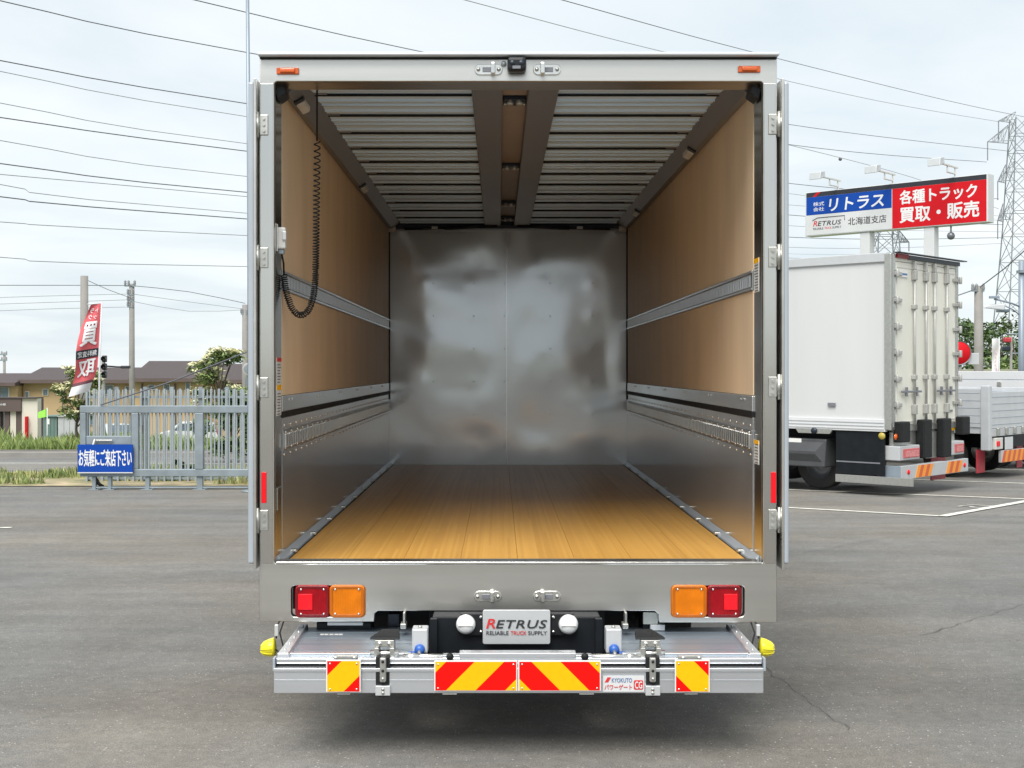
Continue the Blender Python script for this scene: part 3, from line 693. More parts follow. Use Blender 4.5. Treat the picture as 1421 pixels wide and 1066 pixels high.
MB().box(PX(892,6.28), PX(913,6.28), 6.27, 6.30, PZ(866,6.28), PZ(849,6.28)).build('bracket_plate', ZINC, T, .003)
MB().box(PX(518,6.6), PX(915,6.6), 6.56, 6.60, .72, .93).build('rear_valance', BLACK, T)
MB().box(-.85, 1.05, 6.9, 6.96, .45, .925).build('splash_guard', RUBBER, T)
box_ = MB().box(PX(600,6.08), PX(833,6.08), 6.07, 6.38, .60, .815).build('control_box', BLACK, T, .008)
MB().box(PX(597,6.05), PX(607,6.05), 6.04, 6.069, .62, .81).build('box_rib', BLACK, box_, .004)
MB().box(PX(826,6.05), PX(836,6.05), 6.04, 6.069, .62, .81).build('box_rib', BLACK, box_, .004)
MB().box(PX(540,6.45), PX(556,6.45), 6.38, 6.44, PZ(876,6.45), PZ(848,6.45)).build('hose_bracket', NAVY, T, .004)
for x in (562, 867): 
    o = MB().box(PX(x-1.5,6.2), PX(x+1.5,6.2), 6.14, 6.2, PZ(866,6.2), PZ(847,6.2)).box(PX(x-5,6.2), PX(x+3,6.2), 6.13, 6.2, PZ(869,6.2), PZ(862,6.2)).build('valve', ZINC, T, .003)
pts = [W(x, y, 6.5) for x, y in ((874, 846), (873, 856), (880, 864), (884, 856), (888, 847))]
MB().tube(pts, .010, 8).build('brake_hose', RUBBER, T)
# number plate with the seller's name
def shop_logo(parent, O, U, V, w, h, small=True, sc=1):
    """big letters, the first red, then the line below"""
    text_on('lettering', [('R', 0, w*.145, h*.42, h, .06, .22)], INKR, parent, O, U, V)
    text_on('lettering', [('ETRUS', w*.16, w, h*.42, h*.93, .06, .22, 1.1)], INK, parent, O, U, V)
    text_on('lettering', [('RELIABLE', 0, w*.365, 0, h*.24, .03)], INK, parent, O, U, V); text_on('lettering', [('SUPPLY', w*.69, w, 0, h*.24, .03)], INK, parent, O, U, V)
    text_on('lettering', [('TRUCK', w*.40, w*.66, 0, h*.24, .03)], INKR, parent, O, U, V)
npd = 6.03
np_ = plate('number_plate', [rrect(PX(670.5,npd), PX(763,npd), PZ(893.5,npd), PZ(847,npd), .008)], npd, .006, PLATE, T, .002)
shop_logo(np_, (PX(675,npd), npd-.0025, PZ(881,npd)), (1,0,0), (0,0,1), PX(759,npd)-PX(675,npd), PZ(859,npd)-PZ(881,npd))
for x in (646.5, 788.5):
    c = W(x, 865.5, 6.06)
    s_ = 1 if x < 700 else -1
    pb = MB().box(c.x+s_*.03-.055, c.x+s_*.03+.055, 6.046, 6.069, c.z-.055, c.z+.052).build('lamp_bracket', PLASTIC, T, .005)
    MB().lathe([(0,-.034),(.03,-.030),(.043,-.018),(.047,-.004),(.047,.01)], (c.x, 6.042, c.z), (0,1,0), 28).build('reversing_lamp', GLASSW, pb)
    b = MB().box(c.x-.036, c.x+.036, 6.006, 6.013, c.z-.003, c.z+.003); b.build('lens_rib', OFFW, pb, .001)
    for k in (-.035, .035): MB().lathe([(0,-.01),(.007,-.008),(.008,0)], (c.x+s_*.072, 6.045, c.z+k), (0,1,0), 8).build('bolt', CHROME, pb)
# wheels under the box
def wheel(parent, cx, y, z, r, w, name='wheel', rim=ZINC):
    t = MB().lathe([(r*.58,-w/2),(r*.93,-w/2),(r,-w/2+.03),(r,w/2-.03),(r*.93,w/2),(r*.58,w/2),(r*.58,-w/2)], (cx, y, z), (1,0,0), 28).build(name, TYRE, parent)
    MB().lathe([(0,-w*.2),(r*.2,-w*.22),(r*.25,-w*.1),(r*.45,-w*.1),(r*.58,-w*.4),(r*.60,-w*.49),(r*.575,-w*.49),(r*.575,w*.45),(0,w*.45)], (cx, y, z), (1,0,0), 24).build('rim', rim, t)
    return t
for cx in (-.92, -.66, .86, 1.12): wheel(T, cx, 8.9, gz(8.9)+.40, .40, .22)
for cx in (-.85, 1.04): wheel(T, cx, 13.2, gz(13.2)+.40, .40, .24)
MB().cyl((-.9, 8.9, gz(8.9)+.4), (1.1, 8.9, gz(8.9)+.4), .09, 12).build('axle', BLACK, T)
MB().box(-1.02, 1.2, 12.95, 14.6, .55, 2.6).build('cab', WHITE, T, .12, seg=4)

# ---- tail lift, stowed behind the frame
LD = 5.68
def lxp(x, d=LD): return PX(x, d)
def lzp(y, d=LD): return PZ(y, d)
lift = MB().box(lxp(380), lxp(1059.5), LD, LD+.07, lzp(962), lzp(932.5)).build('tail_lift', ALU, T, .002)
b = MB()
for y in (944, ): b.box(lxp(380.5), lxp(1059), LD-.0022, LD+.001, lzp(y+.5), lzp(y-.5))
b.build('beam_groove', ALU, lift)
MB().box(lxp(380), lxp(1059.5), LD-.006, LD+.075, lzp(932.4), lzp(927)).build('beam_lip', ALU, lift, .003)
MB().box(lxp(377), lxp(1060), LD+.03, LD+.06, lzp(926.9), lzp(917)).build('beam_gap', RUBBER, lift)
pz_ = .705
PLX0, PLX1 = -1.0, 1.185
for ka, kb_ in ((PLX0+.04, PX(574,5.76)), (PX(860,5.76), PLX1-.04)):
    pm = MB().box(ka, kb_, 5.735, 6.36, pz_-.035, pz_).build('lift_platform', ALUD, lift, .003)
    for k in range(4): MB().box(ka+.02, kb_-.01, 5.84+k*.13, 5.843+k*.13, pz_+.0005, pz_+.0013).build('tread_rib', ALUD, pm)
    MB().box(ka+.01, kb_-.01, 5.738, 5.764, pz_+.0005, pz_+.008).build('front_tread', ALU, pm, .003)
    if ka < 0: pm0 = pm
MB().box(PLX0-.005, PLX1+.005, 5.70, 5.732, pz_-.032, pz_-.004).build('platform_nose', ALU, lift, .006)
for s_, xe in ((1, PLX0), (-1, PLX1)):
    o = MB().hexa([(xe, 5.70, pz_-.02), (xe+s_*.062, 5.70, pz_-.02), (xe+s_*.045, 6.36, pz_-.02), (xe, 6.36, pz_-.02)][::s_], [(xe+s_*.002, 5.705, pz_+.016), (xe+s_*.052, 5.705, pz_+.016), (xe+s_*.040, 6.36, pz_+.016), (xe+s_*.002, 6.36, pz_+.016)][::s_]).build('side_trim', ALU, lift, .003)
    for k in range(5): MB().lathe([(0,.006),(.005,.005),(.006,0)], (xe+s_*.024, 5.78+k*.13, pz_+.0155), (0,0,1), 8).build('trim_rivet', ZINC, o)
    MB().box(*sorted((xe-s_*.016, xe-s_*.006)), 5.685, 5.735, lzp(932), lzp(914)).build('end_bracket', ALUP, lift, .002)
# faint white lettering stencilled on the platform
for k, x in enumerate((443, 449, 456, 463, 469)): 
    d = 6.18; c = PX(x+4, d); MB().box(c-.009, c+.009, d-.010, d+.010, pz_+.0008, pz_+.0022).build('stencil_mark', OFFW, pm0)
# drive shaft and middle bar
SH = W(612, 915, 5.745)
for xa, xb, r in ((551, 640, .0125), (800, 893, .0125), (560, 582, .017), (868, 880, .017)):
    MB().cyl((PX(xa,5.745), 5.745, SH.z+.012), (PX(xb,5.745), 5.745, SH.z+.012), r, 14).build('lift_shaft', CHROME, lift)
MB().box(lxp(637), lxp(800), 5.70, 5.76, lzp(917), lzp(907.5)).build('middle_bar', ALU, lift, .004)
MB().box(lxp(614), lxp(822), 5.705, 5.75, lzp(918), lzp(911)).build('shaft_bearing', ALU, lift, .003)
for x in (624, 812): MB().lathe([(0,-.012),(.016,-.010),(.017,0)], (lxp(x), 5.705, lzp(913)), (0,1,0), 14).build('bearing_cap', RUBBER, lift)
# grey bracket boxes with blue caps
for x, s_ in ((582.5, -1), (852, 1)):
    d = 5.80
    o = MB().box(PX(x-11,d), PX(x+11,d), d, d+.09, PZ(907,d), PZ(873,d)).build('bracket_box', OFFW, lift, .006); o.data.materials[0] = PLATE
    c = W(x, 901, d)
    MB().lathe([(0,-.03),(.019,-.028),(.024,-.012),(.024,0)], (c.x, d, c.z), (0,1,0), 18).build('blue_cap', BLUEK, o)
    MB().box(c.x+s_*.02, c.x+s_*.055, d-.03, d, c.z-.032, c.z-.008).build('blue_clip', BLUEK, o, .004)
    MB().tube([(c.x, d-.015, c.z), (c.x, d-.05, c.z-.012), (c.x, d-.075, c.z-.05), (c.x, d-.08, c.z-.10)], .009, 8).build('grease_pipe', ZINC, o)
    MB().cyl((c.x, d+.03, PZ(873,d)), (c.x, d+.03, PZ(870,d)), .009, 8).build('bolt', ZINC, o)
# latches
def latch(x, s_):
    # x: centre of the upright arm in the picture rows of the beam
    X = lambda q: lxp(x) + s_*q
    bx = lambda nm, m, q0, q1, ya, yb, za, zb, par, bev=.003: MB().box(*sorted((X(q0), X(q1))), ya, yb, za, zb).build(nm, m, par, bev)
    o = bx('latch', RUBBER, -.034, .028, LD-.004, LD+.055, lzp(951), lzp(912), lift, .002)
    bx('latch_arm', ZINC, -.014, .014, LD-.030, LD-.005, lzp(945), lzp(911), o, .006)
    for y in (916.5, 929, 940): MB().lathe([(0,-.006),(.006,-.005),(.007,0)], (lxp(x), LD-.030, lzp(y)), (0,1,0), 10).build('bolt', RUBBER if y < 935 else ZINC, o)
    bx('latch_clamp', PLATE, -.034, .032, LD-.022, LD+.05, lzp(964), lzp(950.5), o, .003)
    for y in (955, 960): MB().lathe([(0,-.005),(.007,-.004),(.008,0)], (lxp(x), LD-.022, lzp(y)), (0,1,0), 10).build('bolt', ZINC, o)
    bx('clamp_pad', RUBBER, -.024, .024, LD-.018, LD+.04, lzp(966.5), lzp(964), o)
    bx('latch_bracket', ZINC, -.044, .044, 5.735, 5.80, pz_+.036, pz_+.068, o, .003)
    bx('bracket_leg', ZINC, -.046, -.024, 5.72, 5.80, pz_-.02, pz_+.036, o, .003); bx('bracket_leg', ZINC, .024, .046, 5.72, 5.80, pz_-.02, pz_+.036, o, .003)
    for q in (-.022, .022): MB().lathe([(0,-.006),(.009,-.005),(.011,0)], (X(q), 5.735, pz_+.052), (0,1,0), 10).build('bolt', CHROME, o)
    MB().cyl((X(-.066), 5.75, pz_+.004), (X(.066), 5.75, pz_+.004), .016, 12).build('pivot_pin', CHROME, o)
    MB().hexa([(X(-.07), 5.74, pz_+.069), (X(.07), 5.74, pz_+.069), (X(.06), 5.86, pz_+.069), (X(-.03), 5.86, pz_+.069)], [(X(-.066), 5.75, pz_+.080), (X(.066), 5.75, pz_+.080), (X(.055), 5.86, pz_+.094), (X(-.02), 5.86, pz_+.094)]).build('latch_pad', RUBBER, o, .004)
latch(532, 1); latch(905, -1)
for x0_, x1_ in ((468, 486), (614, 634), (804, 824), (950, 968)): MB().box(lxp(x0_), lxp(x1_), LD-.004, LD+.05, lzp(963.5), lzp(962)).build('beam_foot', OFFW, lift)
# hazard boards
def clip(poly, a, b_, c, keep):       # keep a*x+b*z <= c (keep=1) or >= c
    out = []
    for i, p in enumerate(poly):
        q = poly[(i+1) % len(poly)]; fp = (a*p[0]+b_*p[1]-c)*keep; fq = (a*q[0]+b_*q[1]-c)*keep
        if fp <= 0: out.append(p)
        if fp*fq < 0: t = fp/(fp-fq); out.append((p[0]+(q[0]-p[0])*t, p[1]+(q[1]-p[1])*t))
    return out
def hazard(name, x0_, x1_, y0_, y1_, d, bounds, first, mirror, parent, cols=(HAZR, HAZY), back=LABEL):
    """bounds: columns where the 45-degree stripe borders meet the top edge"""
    o = MB().box(PX(x0_,d), PX(x1_,d), d, d+.010, PZ(y1_,d), PZ(y0_,d)).build(name, back, parent, .0015)
    i = 1.6; rect = [(x0_+i, y0_+i*.9), (x1_-i, y0_+i*.9), (x1_-i, y1_-i*.6), (x0_+i, y1_-i*.6)]
    if mirror: rect = [(x0_+x1_-p[0], p[1]) for p in rect]
    lims = [-1e5] + [q + rect[0][1] for q in bounds] + [1e5]
    for k in range(len(lims)-1):
        p = clip(clip(rect, 1, 1, lims[k+1], 1), 1, 1, lims[k], -1)
        if len(p) < 3: continue
        if mirror: p = [(x0_+x1_-q[0], q[1]) for q in p]
        MB().prism([(PX(q[0],d), d-.0015, PZ(q[1],d)) for q in p], (0, .002, 0)).build('hazard_stripe', cols[(k+first) % 2], o)
    for xx in (x0_+5.5, x1_-5.5):
        for yy in (y0_+5, y1_-4): MB().lathe([(0,-.005),(.004,-.004),(.005,0)], (PX(xx,d), d, PZ(yy,d)), (0,1,0), 8).build('board_rivet', CHROME, o)
    return o
HD = 5.655
hazard('hazard_board', 452.5, 500.5, 916, 960.5, HD, [474, 519], 0, False, lift)
hazard('hazard_board', 936.5, 985, 916, 960.5, HD, [936.5+985-963, 936.5+985-918], 0, True, lift)
hazard('hazard_board', 602.5, 718, 917, 959, HD, [619, 658.5, 699.5, 740.5], 1, False, lift)
hazard('hazard_board', 719, 834, 917, 959, HD, [719+834-816.5, 719+834-778, 719+834-737.5, 719+834-697], 1, True, lift)
for x in (466, 492, 940+8, 970): MB().lathe([(0,-.012),(.010,-.010),(.012,.004)], (PX(x,5.69), 5.69, PZ(913,5.69)), (0,1,0), 10).build('board_bolt', ZINC, lift)
MB().box(lxp(463), lxp(496), 5.685, 5.70, lzp(917), lzp(910)).build('board_bracket', ZINC, lift, .003)
MB().box(lxp(941), lxp(974), 5.685, 5.70, lzp(917), lzp(910)).build('board_bracket', ZINC, lift, .003)
# maker's sticker
kd = LD-.006
ks = MB().box(PX(836.5,kd), PX(894,kd), kd, kd+.004, PZ(960,kd), PZ(938,kd)).build('maker_sticker', SIGNW, lift)
KO, KU, KV = (0, kd-.0012, 0), (1,0,0), (0,0,1)
text_on('lettering', [('KYOKUTO', PX(849,kd), PX(877,kd), PZ(947,kd), PZ(941,kd), .006)], INKB, ks, KO, KU, KV)
text_on('lettering', [('パワーゲート', PX(839,kd), PX(877,kd), PZ(957,kd), PZ(950,kd), .035)], INKR, ks, KO, KU, KV)
MB().prism([(PX(839,kd), kd-.0012, PZ(947,kd)), (PX(844,kd), kd-.0012, PZ(947,kd)), (PX(848,kd), kd-.0012, PZ(940,kd)), (PX(843,kd), kd-.0012, PZ(940,kd))], (0,.001,0)).build('logo_mark', INKR, ks)
plate('logo_square', [rrect(PX(879.5,kd), PX(892.5,kd), PZ(957,kd), PZ(944,kd), .006)], kd-.0015, .0014, INKR, ks)
text_on('lettering', [('CG', PX(881,kd), PX(891,kd), PZ(955.3,kd), PZ(945.7,kd), .03)], INKW, ks, (0, kd-.0025, 0), KU, KV)

# hanging yellow warning lamps
def flag_lamp(x, s_, label):
    c = W(x, 898, 6.12)
    t = thing('warning_lamp', label, 'lamp', (c.x, c.y, c.z), group='yellow warning lamps hanging beside the tail lift')
    MB().lathe([(0,.066),(.016,.062),(.030,.050),(.039,.027),(.0435,.0),(.039,-.006),(0,-.006)], c, (s_,0,-.12), 22).build('lamp_dome', YELLOWL, t)
    b = MB()
    for k in range(10):
        a = 2*math.pi*k/10; pts = []
        for r, h in ((.0438,.002),(.0400,.026),(.0310,.050),(.0168,.0625)): pts.append(Vector(c)+Vector((s_*h, math.cos(a)*r, math.sin(a)*r-.12*h)))
        b.tube(pts, .0022, 5)
    b.build('dome_rib', YELLOWL, t)
    top = Vector((c.x-s_*.012, Y0+.02, fz(862)))
    MB().tube([top, (c.x-s_*.006, 6.16, c.z+.09), (c.x-s_*.010, 6.13, c.z+.04)], .0045, 6).tube([top+Vector((-s_*.02,0,0)), (c.x-s_*.022, 6.16, c.z+.06), (c.x-s_*.045, 6.13, c.z-.005), (c.x-s_*.030, 6.125, c.z-.03), (c.x-s_*.006, 6.122, c.z-.01)], .004, 6).build('lamp_wire', RUBBER, t)
    MB().box(c.x-s_*.010-.009, c.x-s_*.010+.009, 6.13, 6.15, c.z+.05, c.z+.105).build('wire_clip', PLATE, t, .003)
flag_lamp(380, -1, 'yellow dome lamp hanging by wires under the frame corner nearer the blue banner gate')
flag_lamp(1056, 1, 'yellow dome lamp hanging by wires under the frame corner nearer the white truck')

# remote control on a coiled cord
RC = thing('remote_control', 'white hand control clipped to the door jamb with a black coiled cord', 'remote control', (-1.08, 6.31, PZ(330,6.31)))
b = MB().box(-1.102, -1.06, 6.285, 6.335, PZ(346,6.31), PZ(316,6.31)); hc = b.build('hand_control', OFFW, RC, .008, seg=3)
MB().box(-1.075, -1.055, 6.275, 6.286, PZ(334,6.31), PZ(322,6.31)).build('control_button', PLATE, hc, .003)
MB().box(-1.0955, -1.07, 6.295, 6.325, PZ(353,6.31), PZ(346.2,6.31)).build('cord_boot', POLEB, hc, .004)
MB().box(-1.103, -1.095, 6.27, 6.35, PZ(350,6.31), PZ(312,6.31)).build('wall_clip', CHROME, RC, .002)
cordp = [(394,382), (395,392), (397,405), (401,418), (406,429), (413,436.5), (420,437), (427,432), (432,422), (435,410), (437,395), (438,375), (438.6,340), (439,300), (439.4,260), (440,225), (440,196)]
P3 = [W(x, y, 6.40+.12*min(1, i/10)) for i, (x, y) in enumerate(cordp)]
def resample(P, step):
    out = [P[0]]; 
    for i in range(len(P)-1):
        p_, a, b_, n_ = P[max(i-1,0)], P[i], P[i+1], P[min(i+2,len(P)-1)]; k = max(2, int((b_-a).length/step))
        for j in range(1, k+1):
            t = j/k; out.append(.5*((2*a)+(b_-p_)*t+(2*p_-5*a+4*b_-n_)*t*t+(3*a-p_-3*b_+n_)*t**3))
    return out
Q = resample(P3, .0022); n_ = len(Q); ph = 0; hx = []
for i, p in enumerate(Q):
    t = (Q[min(i+1,n_-1)]-Q[max(i-1,0)]).normalized(); a = t.cross(Vector((0,1,0))).normalized(); c = a.cross(t)
    f = i/n_; pitch = .011 if f < .38 else .011 + .026*((f-.38)/.62)**1.4
    ph += 2*math.pi*(Q[i]-Q[i-1]).length/pitch if i else 0
    hx.append(p + (a*math.cos(ph)+c*math.sin(ph))*.0155)
MB().tube(hx, .0036, 5).build('coiled_cord', RUBBER, RC)
MB().tube([(-1.083, 6.31, PZ(352,6.31)), W(393.6, 366, 6.35), W(394, 382, 6.40)], .005, 6).tube([W(440, 196, 6.52), W(440, 150, 6.5), Vector((PX(440,6.47), 6.47, 3.45))], .005, 6).build('cord', RUBBER, RC)

# ------------------------------------------------------------------ white box truck at the right
WT_ANG = R(46); WX, WY = 6.21, 20.0
K = 87.75
def wz(y): return (690-y)/K
WT = thing('white_truck', 'white insulated box truck with closed rear doors and four long lock rods', 'truck', (WX, WY, gz(WY)), WT_ANG, world=False)
def part(nm, m, dims, par=None, bev=.006): return MB().box(*dims).build(nm, m, par or WT, bev)
LEN = 9.0
body = part('box_body', WHITE, (.03, 2.42, .12, LEN, 1.08, 3.84), bev=.01)
part('roof_rail', PLATE, (-.005, .06, .1, LEN, wz(363), wz(350)), body, .01); part('roof_rail', PLATE, (2.39, 2.455, .1, LEN, wz(363), wz(350)), body, .01)
sr = part('side_rail', SIGNW, (-.008, .06, .1, LEN, wz(600), wz(583)), body, .004)
for k in range(3): part('rail_groove', PLATE, (-.016, -.007, .12, LEN, wz(597.5-k*4.6), wz(596.0-k*4.6)), sr, .002)
part('side_fitting', TAUPE, (-.004, .01, .98, 1.12, wz(566), wz(561)), body, .002); part('side_fitting', ALUP, (.019, .031, 1.0, 1.1, wz(565), wz(562)), body, .001)
part('corner_post', ZINC, (-.012, .15, .0, .118, 1.05, 3.86), bev=.015); part('corner_post', ZINC, (2.36, 2.46, .0, .118, 1.05, 3.86), bev=.015)
part('post_groove', KICK, (.06, .075, -.012, .002, 1.1, 3.84), bev=.002)
part('rear_header', CREAM, (.151, 2.359, .01, .118, wz(361.5), wz(352)))
part('rear_sill', ZINC, (.151, 2.359, .0, .118, 1.02, 1.125))
part('header_lamp_strip', RED, (.16, .55, -.03, .008, wz(357), wz(351)), bev=.004); part('header_lamp_strip', NAVY, (.56, 2.45, -.03, .008, wz(357.5), wz(351.5)), bev=.004)
part('rain_gutter', NAVY, (.1, 2.6, -.09, .0, wz(350.5), wz(349)), bev=.002)
for xa, xb in ((.155, 1.312), (1.328, 2.355)):
    dr = part('rear_door', CREAM, (xa, xb, .012, .10, 1.128, wz(362)), bev=.01)
    fr_ = MB()
    for q in ((xa+.04, xa+.055, 1.17, 3.66), (xb-.055, xb-.04, 1.17, 3.66)): fr_.box(q[0], q[1], .004, .0125, q[2], q[3])
    fr_.box(xa+.056, xb-.056, .004, .0125, 1.17, 1.185).box(xa+.056, xb-.056, .004, .0125, 3.645, 3.66); fr_.build('door_seal', OFFW, dr)
    for xr_ in ((.75, 1.16) if xa < 1 else (1.48, 1.94)):
        rd = MB().cyl((xr_, -.030, 1.12), (xr_, -.030, 3.70), .020, 10).build('lock_rod', ROD, dr)
        for z in (wz(424), wz(524)): MB().box(xr_-.05, xr_+.05, -.06, .012, z-.04, z+.04).build('rod_guide', ROD, dr, .012)
        MB().box(xr_-.045, xr_+.045, -.065, .012, wz(386), wz(372)).build('rod_keeper', ROD, dr, .012)
        MB().box(xr_-.026, xr_+.026, -.055, .012, wz(371.5), wz(359)).build('rod_cam', ROD, dr, .01)
        MB().box(xr_-.045, xr_+.045, -.065, .012, wz(577), wz(563)).build('rod_keeper', ROD, dr, .012)
    hx0 = .45 if xa < 1 else 1.72
    for q in (hx0, hx0+.36):
        MB().box(q-.16, q+.16, -.05, -.02, wz(546), wz(543)).box(q-.02, q+.02, -.055, -.015, wz(551), wz(538)).build('door_handle', TAUPE, dr, .006)
for z in (wz(379), wz(416), wz(453), wz(489.5), wz(526), wz(563)):
    for xa, xb in ((.09, .34), (2.24, 2.47)):
        h = MB().box(xa, xb, -.022, .011, z-.03, z+.03).cyl((xa+.05 if xa < 1 else xb-.02, -.035, z-.06), (xa+.05 if xa < 1 else xb-.02, -.035, z+.06), .03, 10).build('door_hinge', ROD, WT, .008)
MB().box(.22, .55, -.006, .011, 3.50, 3.60).build('door_sticker', LABEL, WT); MB().box(.26, .53, -.008, -.0055, 3.53, 3.56).build('sticker_band', INKB, WT)
MB().box(2.05, 2.22, -.004, .011, 1.30, 1.33).build('door_sticker', TAUPE, WT)
# rear understructure
part('rear_apron', ZINC, (.12, 2.36, .03, .10, wz(622), 1.018))
for xa, xb, za, zb in ((.12, .42, 615, 586), (.90, 1.20, 640, 585), (1.62, 1.93, 642, 585), (2.36, 2.66, 611, 584)):
    part('rubber_buffer', RUBBER, (xa, xb, -.12, .028, wz(za), wz(zb)), bev=.02)
part('centre_plate', ZINC, (1.22, 1.60, .0, .029, wz(642), wz(604)), bev=.004)
for xa, xb in ((.08, .78), (1.96, 2.45)):
    o = part('lamp_housing', PLATE, (xa, xb, -.10, .26, wz(640), wz(620)), bev=.012)
    MB().box(xa+.12, xb-.03, -.115, -.099, wz(637), wz(624)).build('tail_lamp', mat('faded_red_lens', (.55, .10, .11), .25, 0, .15, 30, coat=.6) if 'faded_red_lens' not in MATS else MATS['faded_red_lens'], o, .006)
    MB().box(xa+.17, xb-.08, -.119, -.1155, wz(635.5), wz(627)).build('lamp_reflector', mat('pale_red_lens', (.62, .22, .22), .3, 0, .3, 30) if 'pale_red_lens' not in MATS else MATS['pale_red_lens'], o, .004)
bp_ = part('bumper', PLATE, (.12, 2.62, -.10, -.01, wz(667), wz(647.5)), bev=.01)
part('bumper_end', POLEB, (.10, .118, -.10, .30, wz(667), wz(647.5)), bp_, .006)
for g0 in (.62, 1.74):
    for k in range(5):
        xa = g0+k*.11; MB().prism([(xa, -.104, wz(666)), (xa+.11, -.104, wz(666)), (xa+.21, -.104, wz(649)), (xa+.10, -.104, wz(649))], (0, .004, 0)).build('hazard_stripe', HAZO if k % 2 == 0 else HAZD, bp_)
for xx in (.38, 2.46): MB().lathe([(0,-.02),(.035,-.015),(.04,0)], (xx, -.10, wz(657)), (0,1,0), 14).build('round_reflector', REDB, bp_)
MF = mat('red_mud_flap', (.42, .03, .045), .45, 0, .15, 8)
part('mud_flap', MF, (2.05, 2.60, .30, .32, wz(680), wz(640)), bev=.003)
MB().lathe([(0,-.012),(.09,-.010),(.095,0)], (2.30, .028, wz(597)), (0,1,0), 20).build('round_sticker', HAZY, WT)
b = MB().box(2.24, 2.36, .012, .0155, wz(598), wz(596.5)); b.build('sticker_print', INK, WT)
# side gear
sk = part('side_skirt', BLACK, (.02, .06, .13, .98, wz(662), 1.04), bev=.004)
part('skirt_edge', ZINC, (.0, .05, -.35, .98, wz(674), wz(663)), bev=.004)
part('skirt_strip', TAUPE, (.012, .02, .2, .97, wz(645.5), wz(643.5)), sk, .002)
MB().prism([(-.01, 1.02, 1.04), (-.01, 1.72, 1.04), (-.01, 1.66, wz(606)), (-.01, 1.08, wz(606))], (.05, 0, 0)).build('hook_plate', ZINC, WT, .004)
MB().lathe([(0,-.03),(.05,-.026),(.055,0)], (-.01, 1.36, wz(602)), (1,0,0), 14).build('tie_hook', NAVY, WT)
gd = MB().hexa([(.0, 1.18, wz(655)), (.0, 3.2, wz(655)), (.5, 3.2, wz(655)), (.5, 1.18, wz(655))], [(.03, 1.16, wz(614)), (.03, 3.2, wz(614)), (.5, 3.2, wz(614)), (.5, 1.16, wz(614))]).build('wheel_guard', mat('dark_grey_plastic', (.055, .058, .062), .45, 0, .1, 5), WT, .02)
MB().hexa([(-.05, 1.32, wz(636)), (-.05, 3.2, wz(636)), (.02, 3.2, wz(650)), (.02, 1.2, wz(650))], [(-.05, 1.32, wz(632)), (-.05, 3.2, wz(632)), (.03, 3.2, wz(618)), (.03, 1.2, wz(618))]).build('guard_ridge', MATS['dark_grey_plastic'], WT, .006)
part('guard_label', LABEL, (.018, .028, 1.62, 1.86, wz(621), wz(614.5)), gd, .002)
MB().lathe([(0,-.03),(.05,-.02),(.06,.0)], (.015, .17, wz(606)), (1,0,0), 14).build('side_marker', mat('dull_amber', (.42, .33, .06), .4), WT); MB().lathe([(0,-.03),(.045,-.02),(.05,.0)], (.10, -.02, wz(607)), (0,1,0), 14).build('side_marker', AMBERM, WT)
for yy in (1.62, 3.0, 7.6):
    wheel(WT, .55, yy-.1, .42, .42, .28, rim=TAUPE); wheel(WT, 1.9, yy-.1, .42, .42, .28, rim=TAUPE)
part('chassis_frame', BLACK, (.75, 1.70, .35, 10.5, .55, 1.0), bev=.01)
part('cab', WHITE, (.05, 2.4, LEN+.3, LEN+2.2, .6, 3.1), bev=.12)

